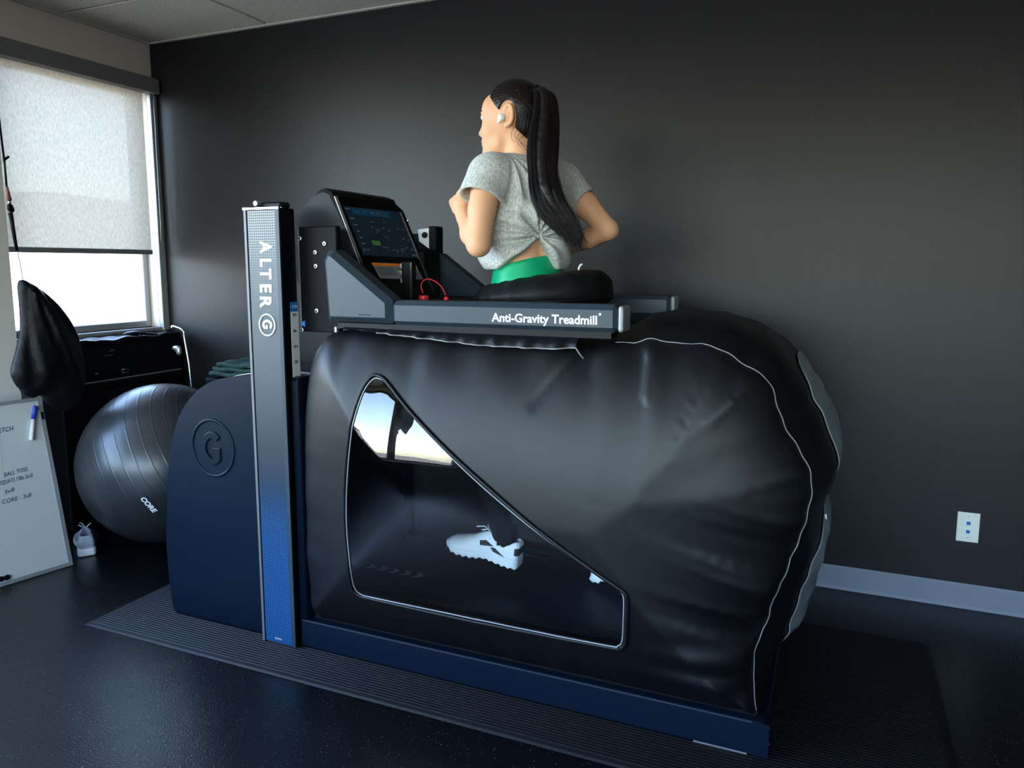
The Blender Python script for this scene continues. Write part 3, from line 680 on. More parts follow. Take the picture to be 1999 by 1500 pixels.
# piping waviness: small scallops along the seam
def scallop(pts):
    P = np.array(pts); T = np.gradient(P, axis=0); T /= np.linalg.norm(T, axis=1)[:, None]; N = np.stack([-T[:, 1], T[:, 0]], 1)
    s = np.concatenate([[0], np.cumsum(np.linalg.norm(np.diff(P, axis=0), axis=1))])
    a = .0035*np.sin(s*44+1.3*np.sin(s*7))*(.5+.5*np.sin(s*5+1))+.0018*np.sin(s*89+1.); a *= np.clip(s/.1, 0, 1)*np.clip((s[-1]-s)/.25, 0, 1)
    return P+N*a[:, None], s
seam2, seam_s = scallop(outline)
left_bottom = [(-.35, .115), (-.7, .115), (-1.1, .115), (-1.45, .115), (-1.575, .13), (-1.60, .30), (-1.60, .55), (-1.59, .8), (-1.56, .98), (-1.50, 1.07), (-1.42, 1.098), (-1.2, 1.100), (-.95, 1.098), (-.75, 1.092)]
poly = [tuple(p) for p in seam2]+[tuple(p) for p in catmull([(-.142, .115)]+left_bottom+[(-.60, 1.088)], 6)[1:-1]]
PL = np.array(poly)
def bdist(q):
    """distance to the panel outline and arc parameter of the closest point"""
    A = PL; B = np.roll(PL, -1, 0); AB = B-A; L2 = (AB**2).sum(1)+1e-12
    t = np.clip(((q[:, None]-A)*AB).sum(-1)/L2, 0, 1); D = np.linalg.norm(q[:, None]-(A+t[..., None]*AB), axis=-1)
    i = D.argmin(1); cum = np.concatenate([[0], np.cumsum(np.sqrt(L2))]); r = np.arange(len(q))
    return D[r, i], cum[i]+t[r, i]*np.sqrt(L2[i])
CR_A = HY(1128, 685, 1.93)[[0, 2]]; CR_B = HY(1035, 800, 1.88)[[0, 2]]
def bulge(q):
    q = np.atleast_2d(np.array(q, float)); d, s = bdist(q)
    R = .58; h = .172*np.sqrt(np.clip(1-(1-np.minimum(d/R, 1))**2, 0, 1))**1.15
    rear = np.clip((q[:, 0]+.62)/.42, 0, 1)
    zpos = np.clip((q[:, 1]-.1)/.25, 0, 1)
    w = np.exp(-d/(.08+.06*rear))*np.clip(d/.018, 0, 1)*(.2+.8*rear)
    wr = (.024*np.sin(s*37+1.6*np.sin(s*9))+.008*np.sin(s*71+2))*(.55+.45*np.sin(s*6.5+.5))
    top = np.clip((q[:, 1]-.93)/.1, 0, 1)
    fold = np.exp(-d/.12)*.006*np.sin(q[:, 0]*33+6*q[:, 1])*top
    ab = CR_B-CR_A; t = np.clip(((q-CR_A)@ab)/(ab@ab), 0, 1); cd = np.linalg.norm(q-CR_A-t[:, None]*ab, axis=1)
    crease = -.018*np.exp(-(cd/.013)**2)*(1-t)**.6
    low = .008*np.sin(q[:, 1]*75+3*q[:, 0])*np.exp(-((q[:, 0]+.28)/.12)**2)*np.exp(-((q[:, 1]-.22)/.10)**2)
    return h+w*wr+fold+crease+low
def surf_hit(u, v, off=0.0):
    """where the pixel's ray meets the near chamber panel"""
    y = 1.88; 
    for _ in range(14):
        p = HY(u, v, y); y = .5*y+.5*(Y0-bulge([p[[0, 2]]])[0]-off)
    return HY(u, v, y)
pane_px = [(700, 792), (712, 762), (727, 742), (740, 739), (758, 752), (800, 806), (880, 892), (960, 966), (1050, 1040), (1150, 1112), (1200, 1146), (1214, 1158), (1218, 1172), (1217, 1215), (1215, 1250), (1207, 1261), (1190, 1261), (1080, 1240), (950, 1213), (820, 1186), (730, 1167), (705, 1160), (692, 1145), (684, 1105), (678, 1040), (677, 970), (681, 900), (689, 830)]
pane3 = np.array([surf_hit(u, v) for u, v in pane_px]); pane2 = catmull(pane3[:, [0, 2]], 5, closed=True)
def inpoly(q, P):
    x, z = q[:, 0], q[:, 1]; a = P; b = np.roll(P, -1, 0); r = np.zeros(len(q), bool)
    for (x0, z0), (x1, z1) in zip(a, b):
        c = (z0 > z) != (z1 > z); r ^= c & (x < (x1-x0)*(z-z0)/(z1-z0+1e-15)+x0)
    return r
def cdt_panel(outer, hole, step, inside_hole=False):
    outer = np.array(outer); gx = np.arange(outer[:, 0].min(), outer[:, 0].max(), step); gz = np.arange(outer[:, 1].min(), outer[:, 1].max(), step)
    G = np.stack(np.meshgrid(gx, gz), -1).reshape(-1, 2); G = G[inpoly(G, outer)]
    def far(G, P, m):
        B = np.roll(P, -1, 0); AB = B-P; L2 = (AB**2).sum(1)+1e-12; t = np.clip(((G[:, None]-P)*AB).sum(-1)/L2, 0, 1)
        return np.linalg.norm(G[:, None]-(P+t[..., None]*AB), axis=-1).min(1) > m
    G = G[far(G, outer, step*.45)]
    pts = list(map(tuple, outer)); n = len(pts); ed = [(i, (i+1) % n) for i in range(n)]
    if hole is not None:
        G = G[~inpoly(G, hole)]; G = G[far(G, hole, step*.45)]
        m = len(hole); pts += list(map(tuple, hole)); ed += [(n+i, n+(i+1) % m) for i in range(m)]
    pts += list(map(tuple, G))
    v, e, f, *_ = delaunay_2d_cdt([Vector(p) for p in pts], ed, [], 1, 1e-6)
    V = np.array([tuple(p) for p in v]); f = [t for t in f if len(t) == 3]
    cen = np.array([V[list(t)].mean(0) for t in f]); keep = inpoly(cen, outer)
    if hole is not None: keep &= ~inpoly(cen, hole)
    return V, [t for t, k in zip(f, keep) if k]
CH = bpy.data.objects.new('air_chamber', None); COL.objects.link(CH); CH.parent = TM; CH.matrix_parent_inverse = TM.matrix_world.inverted()
V, Fc = cdt_panel(PL, pane2, .0125)
hb = bulge(V)
pyd('side_panel', [(x, Y0-h, z) for (x, z), h in zip(V, hb)], [t if True else t for t in Fc], 'vinyl', CH, True)
pyd('side_panel', [(x, Y1+h*.6, z) for (x, z), h in zip(*[(lambda q: (q[0], bulge(q[0])))(cdt_panel(PL, None, .03))][0])], cdt_panel(PL, None, .03)[1], 'vinyl', CH, True)
Vp, Fp = cdt_panel(pane2, None, .02)
hp = bulge(Vp)
pyd('clear_pane', [(x, Y0-h, z) for (x, z), h in zip(Vp, hp)], Fp, 'pane', CH, True)
pp = np.array([(x, Y0-h, z) for (x, z), h in zip(pane2, bulge(pane2))])
pc = pp.mean(0); outw = pp-pc; outw /= np.linalg.norm(outw, axis=1)[:, None]
tube('pane_piping', pp+np.array([0, -.002, 0]), .0019, 'greytrim', CH, closed=True, seg=8)
tube('pane_border', pp+outw*.010+np.array([0, -.0005, 0]), .0062, 'vinyl', CH, closed=True, seg=10)
# band over the top and rear, between the two seams
band_path = np.concatenate([np.array(catmull([(-1.50, 1.07), (-1.42, 1.098), (-1.2, 1.100), (-.95, 1.098), (-.75, 1.092), (-.60, 1.088)], 8))[:-1], seam2])
T = np.gradient(band_path, axis=0); T /= np.linalg.norm(T, axis=1)[:, None]; N = np.stack([-T[:, 1], T[:, 0]], 1)
for _ in range(12): N[1:-1] = (N[:-2]+N[1:-1]*2+N[2:])/4
N /= np.linalg.norm(N, axis=1)[:, None]
smooth_path = band_path.copy()
for _ in range(60): smooth_path[1:-1] = (smooth_path[:-2]+2*smooth_path[1:-1]+smooth_path[2:])/4
nb, nt = len(band_path), 29; bs = np.concatenate([[0], np.cumsum(np.linalg.norm(np.diff(band_path, axis=0), axis=1))])
def band_pt(i, t, off=0.):
    wv = abs(2*t-1)**3; base = band_path[i]*wv+smooth_path[i]*(1-wv)
    x = band_path[i][0]; k = np.clip((x+.62)/.15, 0, 1)
    zc = base[1]; kb = np.clip((zc-.115)/.16, 0, 1)
    pin = 1-.35*math.exp(-((zc-.66)/.05)**2)*(1 if x > -.3 else 0)
    b = (.008+.058*k*kb*pin)*(1-(2*t-1)**4)
    b += .003*math.sin(bs[i]*60+t*9)*(1-(2*t-1)**2)
    q = base+N[i]*(b+off)
    return (q[0], Y0+(Y1-Y0)*t, q[1])
OP = (-.905, 2.33, .215, .205)      # waist opening (centre x, y, radii)
bv = [band_pt(i, t) for i in range(nb) for t in np.linspace(0, 1, nt)]; bf = []
for i in range(nb-1):
    for k in range(nt-1):
        q = (i*nt+k, (i+1)*nt+k, (i+1)*nt+k+1, i*nt+k+1); c = np.mean([bv[j] for j in q], 0)
        if c[2] > 1.0 and ((c[0]-OP[0])/OP[2])**2+((c[1]-OP[1])/OP[3])**2 < .95: continue
        bf.append(q)
pyd('top_and_rear_panel', bv, bf, 'vinyl', CH, True)
def rear_patch(zlo, zhi, t0, t1, bl_):
    """frosted rear window lying on the band; rounded ends"""
    ids = [i for i in range(nb) if band_path[i][0] > -.25 and zlo <= smooth_path[i][1] <= zhi]; vs = []; fs = []; m = 9
    for a, i in enumerate(ids):
        e = a/(len(ids)-1); w = math.sqrt(max(0.03, 1-abs(2*e-1)**5))
        for k in range(m):
            t = (t0+t1)/2+(t1-t0)/2*w*(2*k/(m-1)-1); vs.append(band_pt(i, t, .005+bl_*math.sin(math.pi*e)**.7*(1-(2*k/(m-1)-1)**4)))
    for a in range(len(ids)-1):
        for k in range(m-1): fs.append((a*m+k, (a+1)*m+k, (a+1)*m+k+1, a*m+k+1))
    o = pyd('rear_window', vs, fs, 'rearpane', CH, True)
    rim = [vs[a*m] for a in range(len(ids))]+[vs[(len(ids)-1)*m+k] for k in range(1, m)]+[vs[a*m+m-1] for a in range(len(ids)-2, -1, -1)]+[vs[k] for k in range(m-2, 0, -1)]
    tube('rear_window_piping', rim, .0022, 'piping', o, closed=True, seg=6)
rear_patch(.70, 1.005, .30, .92, .016); rear_patch(.17, .635, .26, .92, .036)
iz = [i for i in range(nb) if band_path[i][0] > -.2 and .57 < smooth_path[i][1] < .63]
tube('zip_tag', [band_pt(i, .40, .009) for i in iz], .003, 'white', CH, seg=6)
# seam piping
sp = [(x, Y0-.004, z) for x, z in seam2[4:]]; tube('seam_piping', sp, .0015, 'piping', CH, seg=6)
tube('seam_piping', [(x, Y1+.004, z) for x, z in seam2[4:]], .0022, 'piping', CH, seg=6)
# rear top flap board
fp = [HY(1300, 620, 2.33), HY(1530, 682, 2.33)]
ra = np.array([fp[0][0]-.02, 0, fp[0][2]-.008]); rb = np.array([fp[1][0]-.01, 0, fp[1][2]-.010])
quad('top_flap', [(ra[0], 2.12, ra[2]), (rb[0], 2.16, rb[2]), (rb[0], 2.56, rb[2]), (ra[0], 2.58, ra[2])], 'vinyl', CH, .016)
# gathered cloth strip hanging below the handrail with its piping
gx = np.linspace(-1.40, -.64, 120); vs = []; fs = []
for i, x in enumerate(gx):
    e = (x+1.40)/.76; wv = .006*math.sin(x*74)+.004*math.sin(x*131+1)
    drop = (.004+.030*min(1, e*1.6))*(1 if e < .9 else 1-(e-.9)*2)
    for k in range(5):
        t = k/4; vs.append((x, 1.952-.030*t+wv*t-.008*math.sin(math.pi*t), 1.112-t*drop-.004*e))
for i in range(len(gx)-1):
    for k in range(4): fs.append((i*5+k, (i+1)*5+k, (i+1)*5+k+1, i*5+k+1))
pyd('gathered_strip', vs, fs, 'bagfab', CH, True)
tube('strip_piping', [vs[i*5+4] for i in range(20, len(gx))]+[(-.632, 1.925, 1.066), (-.620, 1.925, 1.052)], .0019, 'piping', CH, seg=6)
# hem where the chamber meets the rail
box('chamber_hem', (-1.58, Y0-.012, .110), (-.142, Y0+.012, .124), 'black', CH)
# waist skirt of the pressure shorts that seals the opening
def skirt_fn(p):
    q = p-np.array([-.900, 2.33, 1.205]); th = np.arctan2(q[..., 1], q[..., 0])
    rr = np.hypot(q[..., 0]/.238, q[..., 1]/.222); topz = .052+.030*np.clip(q[..., 0]/.2, -1, 1)-.022*np.clip((rr-.55)/.4, 0, 1)**2
    puck = .004*np.sin(th*17+2*np.sin(th*3))
    d1 = (rr-1)*.225; d2 = np.abs(q[..., 2]-topz*.5+.012)-(topz*.5+.020)+puck*np.clip(rr*1.4-.5, 0, 1)
    k = .045; a = np.maximum(d1+k, 0); b = np.maximum(d2+k, 0)
    d = np.minimum(np.maximum(d1, d2)+k, 0)*1+np.sqrt(a*a+b*b)-k
    hole = np.hypot((p[..., 0]+.945)/.108, (p[..., 1]-2.33)/.140)-1
    return np.maximum(d, -hole*.11)
net('waist_skirt', skirt_fn, (-1.16, 2.08, 1.14), (-.64, 2.58, 1.33), .006, 'neoprene', CH, 2)
tube('skirt_zip', [(-.90+.236*math.cos(a), 2.33+.220*math.sin(a), 1.188+.012*math.cos(a)) for a in np.linspace(0, 2*math.pi, 60, endpoint=False)], .006, 'black', CH, closed=True, seg=6)
zt = HY(1131, 524, 2.30)
tube('zip_pull', [zt+np.array([-.003, 0, -.008]), zt+np.array([-.001, 0, .002]), zt+np.array([.003, 0, .010]), zt+np.array([.010, 0, .013])], .0032, 'white', CH, seg=6)

# ================================================================== RUNNER
def R3(ax, deg): return np.array(Matrix.Rotation(math.radians(deg), 3, ax))
PE = thing('person', 'runner in a grey tee and green waistband with a long dark ponytail, seen from behind', 'person', (-.92, 2.33, .21))
SHL = np.array([-1.016, 2.175, 1.576]); SHR = np.array([-.868, 2.455, 1.573])
ELL = np.array([-1.008, 2.085, 1.360]); WRL = np.array([-1.098, 2.170, 1.452]); HDL = np.array([-1.124, 2.198, 1.488])
ELR = np.array([-.712, 2.460, 1.418]); WRR = np.array([-.880, 2.530, 1.362]); HDR = np.array([-.955, 2.545, 1.365])
HC = np.array([-1.000, 2.33, 1.784])
tyaw = R3('Z', -32)     # torso turned with the stride
torso = [s_ell((-.945, 2.33, 1.22), (.112, .150, .13)), s_ell((-.942, 2.33, 1.34), (.092, .122, .12)), s_ell((-.945, 2.325, 1.47), (.105, .145, .14), tyaw),
         s_cone(SHL+[.02, .03, -.01], SHR+[-.02, -.03, -.01], .060, .060), s_ell((-.945, 2.32, 1.555), (.085, .120, .08), tyaw)]
neck = [s_cone((-.945, 2.325, 1.585), (-.985, 2.33, 1.72), .060, .050)]
head = [s_ell(HC+[.004, 0, .008], (.094, .074, .092)), s_ell(HC+[-.045, 0, -.050], (.062, .057, .082)), s_cone(HC+[-.078, 0, -.112], HC+[-.030, .032, -.090], .020, .022), s_cone(HC+[-.078, 0, -.112], HC+[-.030, -.032, -.090], .020, .022),
        s_ell(HC+[-.066, 0, .020], (.034, .058, .045))]
nose = [s_cone(HC+[-.094, 0, -.012], HC+[-.113, 0, -.050], .007, .0105), s_ell(HC+[-.104, .011, -.054], (.010, .007, .007)), s_ell(HC+[-.104, -.011, -.054], (.010, .007, .007))]
lips = [s_ell(HC+[-.101, 0, -.077], (.010, .020, .006)), s_ell(HC+[-.099, 0, -.089], (.010, .018, .006)), s_ell(HC+[-.093, 0, -.114], (.014, .018, .014))]
brow = [s_cone(HC+[-.092, -.034, .010], HC+[-.096, .034, .010], .007, .007)]
cheek = [s_ell(HC+[-.066, s*.038, -.045], (.024, .020, .026)) for s in (-1, 1)]
def fist(w, h, k, knuckle_dir, palm_dir):
    """palm plus four curled fingers and a thumb; knuckle_dir: along the hand, palm_dir: where the palm faces"""
    f = np.array(knuckle_dir, float); f /= np.linalg.norm(f); n = np.array(palm_dir, float); n -= f*(n@f); n /= np.linalg.norm(n); s = np.cross(f, n)*k
    out = [s_cone(w, w+f*.030, .024, .027), s_cone(w+f*.03+s*.018, w+f*.062+s*.026, .020, .0165), s_cone(w+f*.03-s*.014, w+f*.060-s*.022, .020, .015)]
    fingers = []
    for j, (o, L) in enumerate(((.029, .94), (.010, 1.0), (-.009, .96), (-.027, .82))):
        a = w+f*.066+s*o; b = a+(f*.010+n*.034)*L; c = b+(-f*.030+n*.006)*L; d = c+(-f*.006-n*.018)*L
        fingers += s_chain([w+f*.052+s*o, a, b, c, d], [.0105, .0108, .0098, .0090, .0080])
    th = s_chain([w+f*.020+s*.024+n*.008, w+f*.044+s*.042+n*.022, w+f*.064+s*.032+n*.040, w+f*.066+s*.012+n*.046], [.0135, .0118, .0105, .0088])
    return out, fingers, th
fdL = (HDL-WRL)+np.array([-.01, 0, .028]); fdR = HDR-WRR
pL, fL, tL = fist(WRL+(HDL-WRL)*.45, None, 1, fdL, (.42, .85, -.1)); pR, fR, tR = fist(WRR+(HDR-WRR)*.3, None, -1, fdR, (.1, -.9, -.3))
armL = s_chain([SHL, (SHL+ELL)/2+[-.004, -.004, 0], ELL+[0, 0, .004], ELL*.55+WRL*.45+[0, -.004, -.004], WRL, WRL+(HDL-WRL)*.6], [.050, .042, .036, .0345, .0245, .024])
armR = s_chain([SHR, (SHR+ELR)/2+[0, 0, .004], ELR, ELR*.55+WRR*.45, WRR, WRR+(HDR-WRR)*.4], [.050, .042, .034, .034, .0245, .024])
legL = [(-.960, 2.262, 1.10), (-1.045, 2.262, .90), (-1.085, 2.262, .690), (-1.050, 2.266, .555), (-1.012, 2.270, .390)]
legR = [(-.915, 2.398, 1.10), (-.865, 2.398, .88), (-.800, 2.398, .660), (-.690, 2.398, .555), (-.545, 2.398, .425)]
legs = s_chain(legL, [.088, .078, .054, .053, .034])+s_chain(legR, [.088, .078, .054, .053, .034])
def body_fn(p):
    d = torso[0](p)
    for f in torso[1:]: d = smin(d, f(p), .05)
    # spine groove
    q = p-np.array([-.945, 2.33, 0]); ang = np.arctan2(q[..., 1], q[..., 0])
    d = d+.007*np.exp(-((ang+math.radians(47))/.16)**2)*np.exp(-((p[..., 2]-1.36)/.12)**2)
    for f in neck: d = smin(d, f(p), .03)
    dh = head[0](p)
    for f in head[1:]: dh = smin(dh, f(p), .025)
    for f in nose: dh = smin(dh, f(p), .010)
    for f in lips+brow: dh = smin(dh, f(p), .008)
    for f in cheek: dh = smin(dh, f(p), .02)
    for s in (-1, 1):
        e = HC+np.array([-.090, s*.031, -.006]); dh = np.maximum(dh, -(np.linalg.norm(p-e, axis=-1)-.012)); dh = np.minimum(dh, np.linalg.norm(p-e-np.array([.004, 0, 0]), axis=-1)-.0125)
    d = smin(d, dh, .018)
    da = armL[0](p)
    for f in armL[1:]: da = smin(da, f(p), .012)
    for f in pL: da = smin(da, f(p), .012)
    db = armR[0](p)
    for f in armR[1:]: db = smin(db, f(p), .012)
    for f in pR: db = smin(db, f(p), .012)
    for f in fL+tL: da = smin(da, f(p), .0035)
    for f in fR+tR: db = smin(db, f(p), .0035)
    d = smin(d, da, .022); d = smin(d, db, .022)
    dl = legs[0](p)
    for f in legs[1:]: dl = smin(dl, f(p), .02)
    return smin(d, dl, .03)
# upper body at fine resolution; the legs are covered by leggings
def upper(p): return np.maximum(body_fn(p), 1.16-p[..., 2])
net('body', upper, (-1.26, 2.03, 1.15), (-.63, 2.64, 1.92), .0050, 'skin', PE, 1)
# ears
def ear(s):
    c = HC+np.array([.012, s*.074, -.012]); pts = []
    for a in np.linspace(-110, 200, 16):
        r = math.radians(a); pts.append(c+np.array([.006+.017*math.cos(r), s*(.004+.006*math.cos(r)), .030*math.sin(r)]))
    fs = s_chain(pts, [.0052]*16)+[s_ell(c+[.004, 0, .002], (.016, .005, .026)), s_ell(c+[-.004, 0, -.030], (.009, .006, .011))]
    net('ear', s_union(fs, .004), c-.055, c+.055, .0028, 'skin', PE, 1)
ear(-1); ear(1)
# eyes, brows and lips
for s_ in (-1, 1):
    e = HC+np.array([-.0885, s_*.031, -.006])
    ey = net('eye', s_ell(e, (.0115, .0125, .0085)), e-.02, e+.02, .002, 'eyewhite', PE, 1)
    net('iris', s_ell(e+np.array([-.0095, 0, 0]), (.0025, .0055, .0055)), e-.025, e+.025, .0012, 'hair', ey, 1)
    net('eyelid', lambda p, e=e: np.maximum(s_ell(e, (.0135, .0145, .0110))(p), e[2]+.0035-p[..., 2]), e-.025, e+.025, .002, 'skin', PE, 1)
    tube('eyebrow', catmull([HC+np.array([-.1035, s_*.014, .012]), HC+np.array([-.1030, s_*.030, .0165]), HC+np.array([-.0895, s_*.048, .013])], 4), [.0018]*4+[.0022]*4+[.0010], 'hair', PE, seg=6)
net('lips', s_union([s_ell(HC+[-.1035, 0, -.0775], (.0090, .019, .0045)), s_ell(HC+[-.1015, 0, -.0875], (.0090, .017, .0048))], .003), HC+[-.13, -.03, -.11], HC+[-.08, .03, -.06], .0022, 'lip', PE, 1)
# earbud in the near ear
eb = HC+np.array([-.006, -.080, -.020])
net('earbud', s_union([s_ell(eb, (.0125, .010, .0125)), s_cone(eb+[-.002, -.002, -.004], eb+[-.007, -.003, -.014], .0055, .005)], .004), eb-.03, eb+.03, .0018, 'earbud', PE, 1)
# leggings and waistband
def legg(p):
    d = legs[0](p)
    for f in legs[1:]: d = smin(d, f(p), .02)
    d = smin(d, torso[0](p), .04)
    return np.maximum(d-.003, p[..., 2]-1.195)
net('leggings', legg, (-1.20, 2.14, .36), (-.48, 2.52, 1.22), .008, 'leggings', PE, 1)
def band(p):
    d = torso[0](p); d = smin(d, torso[1](p), .05)
    top = 1.312+.030*np.clip((p[..., 0]+.94)/.12, -1, 1)
    return np.maximum(np.maximum(d-.006, 1.185-p[..., 2]), p[..., 2]-top)
net('waistband', band, (-1.10, 2.14, 1.17), (-.79, 2.52, 1.37), .005, 'green', PE, 1)
# ---- tee, knotted up at the back
shirt_t = [s_ell((-.955, 2.33, 1.34), (.150, .170, .12)), s_ell((-.950, 2.325, 1.45), (.148, .172, .15), tyaw), s_ell((-.945, 2.32, 1.55), (.115, .150, .10), tyaw),
           s_cone(SHL+[.01, .03, .0], SHR+[-.01, -.03, 0], .074, .072)]
slL_e = SHL+(ELL-SHL)*.34+np.array([-.012, -.006, 0]); slR_e = SHR+(ELR-SHR)*.40
slv = [s_cone(SHL, slL_e, .066, .072), s_cone(SHR, slR_e, .064, .056)]
KN = np.array([-.845, 2.215, 1.392]); SO = np.array([-.985, 2.215, 1.655])
bt = np.array([math.cos(math.radians(58)), math.sin(math.radians(58)), 0])   # direction across the back
def shirt_fn(p):
    d = shirt_t[0](p)
    for f in shirt_t[1:]: d = smin(d, f(p), .045)
    q = p-np.array([-.95, 2.33, 0]); ang = np.arctan2(q[..., 1], q[..., 0])
    # knot gathers
    v = p-KN; a = v@bt; z = v[..., 2]; r = np.sqrt(a*a+z*z)+1e-6; back = np.clip(-(ang+math.radians(150))*(ang-math.radians(40))*.8, 0, 1)
    ph = np.arctan2(a, z)
    fold = .0105*np.sin(ph*11+.7*np.sin(ph*4))*np.exp(-((r-.06)/.075)**2)*back
    pinch = -.030*np.exp(-(r/.055)**2)*back
    v2 = p-SO; a2 = v2@bt; z2 = -v2[..., 2]; r2 = np.sqrt(a2*a2+z2*z2)+1e-6; ph2 = np.arctan2(a2, z2)
    fold2 = .0105*np.sin(ph2*16+1.0)*np.exp(-((r2-.11)/.085)**2)*np.clip(ph2*2+.9, 0, 1)*np.clip(1.2-ph2, 0, 1)*back
    side = .006*np.sin(p[..., 2]*58+ang*5)*np.exp(-((p[..., 2]-1.345)/.05)**2)
    d = d-fold-pinch*.0-fold2-side+.022*np.exp(-(r/.05)**2)*back
    ds = smin(slv[0](p), slv[1](p), .001)
    axL = (slL_e-SHL)/np.linalg.norm(slL_e-SHL); axR = (slR_e-SHR)/np.linalg.norm(slR_e-SHR)
    ds = np.maximum(np.maximum(ds, (p-slL_e)@axL), np.where(p[..., 0] > -.86, (p-slR_e)@axR, -1))
    tors = d
    d = smin(d, ds, .03)
    # sleeve ends stay open: cut the plane beyond the cuffs near the arms
    nearL = np.linalg.norm(p-slL_e, axis=-1) < .11; cutL = ((p-slL_e)@axL > 0) & nearL & (tors > -.004)
    d = np.where(cutL, np.maximum(d, np.minimum(tors, .01)+.004), d)
    # lower hem: high at the knot, sagging to both sides
    da = np.abs(ang+math.radians(50)); hem = np.where(ang < math.radians(-50), 1.392-.125*np.clip(da/1.25, 0, 1)**.8, 1.392-.115*np.clip(da/.62, 0, 1)**.75)
    hem = np.maximum(hem, 1.288); hem = np.where(np.abs(ang) > 2.6, 1.30, hem)
    d = np.maximum(d, hem-p[..., 2])
    # neckline
    nk = np.hypot((p[..., 0]+.965)/.078, (p[..., 1]-2.328)/.082)-1
    d = np.maximum(d, -np.maximum(nk*.078, 1.600-p[..., 2]))
    # hollow
    inner = body_fn(p)-.003
    shell = d+.014
    low = np.maximum(shell, 0)
    hollow = np.where(p[..., 2] < 1.42, shell, np.maximum(shell+.01, inner))
    arm_in = np.minimum(s_cone(SHL, ELL, .054, .040)(p), s_cone(SHR, ELR, .052, .036)(p)) 
    slin = np.minimum(s_cone(SHL+(slL_e-SHL)*.35, slL_e+(slL_e-SHL)*.3, .055, .064)(p), s_cone(SHR+(slR_e-SHR)*.4, slR_e+(slR_e-SHR)*.3, .050, .048)(p))
    d = np.maximum(d, -hollow); d = np.maximum(d, -slin)
    return d
net('tee_shirt', shirt_fn, (-1.22, 2.02, 1.26), (-.72, 2.60, 1.72), .0045, 'heather', PE, 2)
# ---- hair cap
def hair_fn(p):
    d = s_ell(HC+[.010, 0, .014], (.100, .081, .100))(p); d = smin(d, s_ell(HC+[.052, 0, -.050], (.040, .052, .045))(p), .03)
    q = p-HC; y = np.abs(q[..., 1])
    line = (q[..., 0]+.078)*.74+(q[..., 2]-.072)*.67     # hairline plane, forehead to nape
    line = line-.012*np.exp(-((q[..., 2]-.03)/.03)**2)*0
    ear_cut = .016-np.hypot((q[..., 0]-.012)/1.0, (q[..., 2]+.012)/1.6)*.55
    strand = .0011*np.sin(np.arctan2(q[..., 2]-.064, q[..., 0]-.092)*70)*np.clip(y/.04, 0, 1)
    return np.maximum(np.maximum(d+strand, -line), np.where(y > .05, ear_cut, -1))
net('hair', hair_fn, HC-.14, HC+.14, .0038, 'hair', PE, 1)
# ---- ponytail strands
pt_px = [(1036, 194, 2.315, 9), (1050, 178, 2.30, 13), (1063, 186, 2.28, 21), (1065, 230, 2.245, 27), (1060, 285, 2.21, 30), (1060, 335, 2.185, 28), (1070, 385, 2.165, 32), (1093, 426, 2.165, 34), (1116, 456, 2.17, 20), (1130, 480, 2.175, 7)]
core = np.array([HY(u, v, y) for u, v, y, w in pt_px]); wid = np.array([w/1000*1.55 for *_, w in pt_px])
corec = catmull(core, 6); wc = catmull(np.stack([wid, wid], 1), 6)[:, 0]
side_dir = RT; dep_dir = np.array([FW[0], FW[1], 0]); dep_dir /= np.linalg.norm(dep_dir)
av, af = [], []; n = len(corec); tt = np.linspace(0, 1, n)
clumps = [(rng.uniform(0, 6.28), math.sqrt(rng.uniform(.05, .95)), rng.uniform(0, 6.28)) for _ in range(46)]
for s in range(1000):
    a = rng.uniform(0, 2*math.pi); r = math.sqrt(rng.uniform(.02, 1)); e0 = int(n*rng.uniform(.70, 1)) if rng.random() < .8 else n
    cl = clumps[s % len(clumps)]; a = cl[0]+rng.normal(0, .25); r = min(1.0, abs(cl[1]+rng.normal(0, .10)))
    ph = cl[2]+rng.normal(0, .3); am = rng.uniform(.001, .006); wl_ = rng.uniform(6, 13)
    P = corec+side_dir[None]*(r*math.cos(a)*wc)[:, None]+dep_dir[None]*(r*math.sin(a)*wc*.55)[:, None]
    P = P+side_dir[None]*(am*np.sin(tt*wl_+ph)*tt)[:, None]
    spread = np.clip((tt-.72)/.28, 0, 1)**1.5
    P = P+side_dir[None]*(rng.normal(0, .016)*spread)[:, None]+np.array([0, 0, 1.])[None]*(rng.normal(0, .014)*spread)[:, None]
    P = P[:e0:1]; rad = .00115*np.clip(1.15-(np.linspace(0, 1, len(P)))**4, .25, 1)
    v, f = tube('', P, rad, None, seg=4, build=False); o = len(av); av += v; af += [tuple(i+o for i in q) for q in f]
cc = [i for i in range(6, int(n*.78), 2)]
net('ponytail_core', s_union(s_chain(corec[cc], np.maximum(.004, wc[cc]*.50*np.clip((int(n*.80)-np.array(cc))/10, .2, 1))), .01), corec.min(0)-.06, corec.max(0)+.06, .005, 'hair', PE, 2)
pt = pyd('ponytail', av, af, 'hair', PE, True); pt['kind'] = 'stuff'
tube('hair_tie', [HC+np.array([.088+.004*math.cos(a), -.016+.017*math.sin(a), .064+.015*math.cos(a)]) for a in np.linspace(0, 2*math.pi, 20, endpoint=False)], .006, 'hair', PE, closed=True)
# loose wisps at the nape
for k in range(4):
    a = HC+np.array([.040+.009*k, -.060+.005*k, -.040-.010*k]); tube('hair_wisp', catmull([a, a+[-.012-.004*k, -.008, -.018], a+[-.016+.006*k, -.010, -.040], a+[-.004+.009*k, -.008, -.058-.003*k]], 4), .0006, 'hair', PE, seg=4)

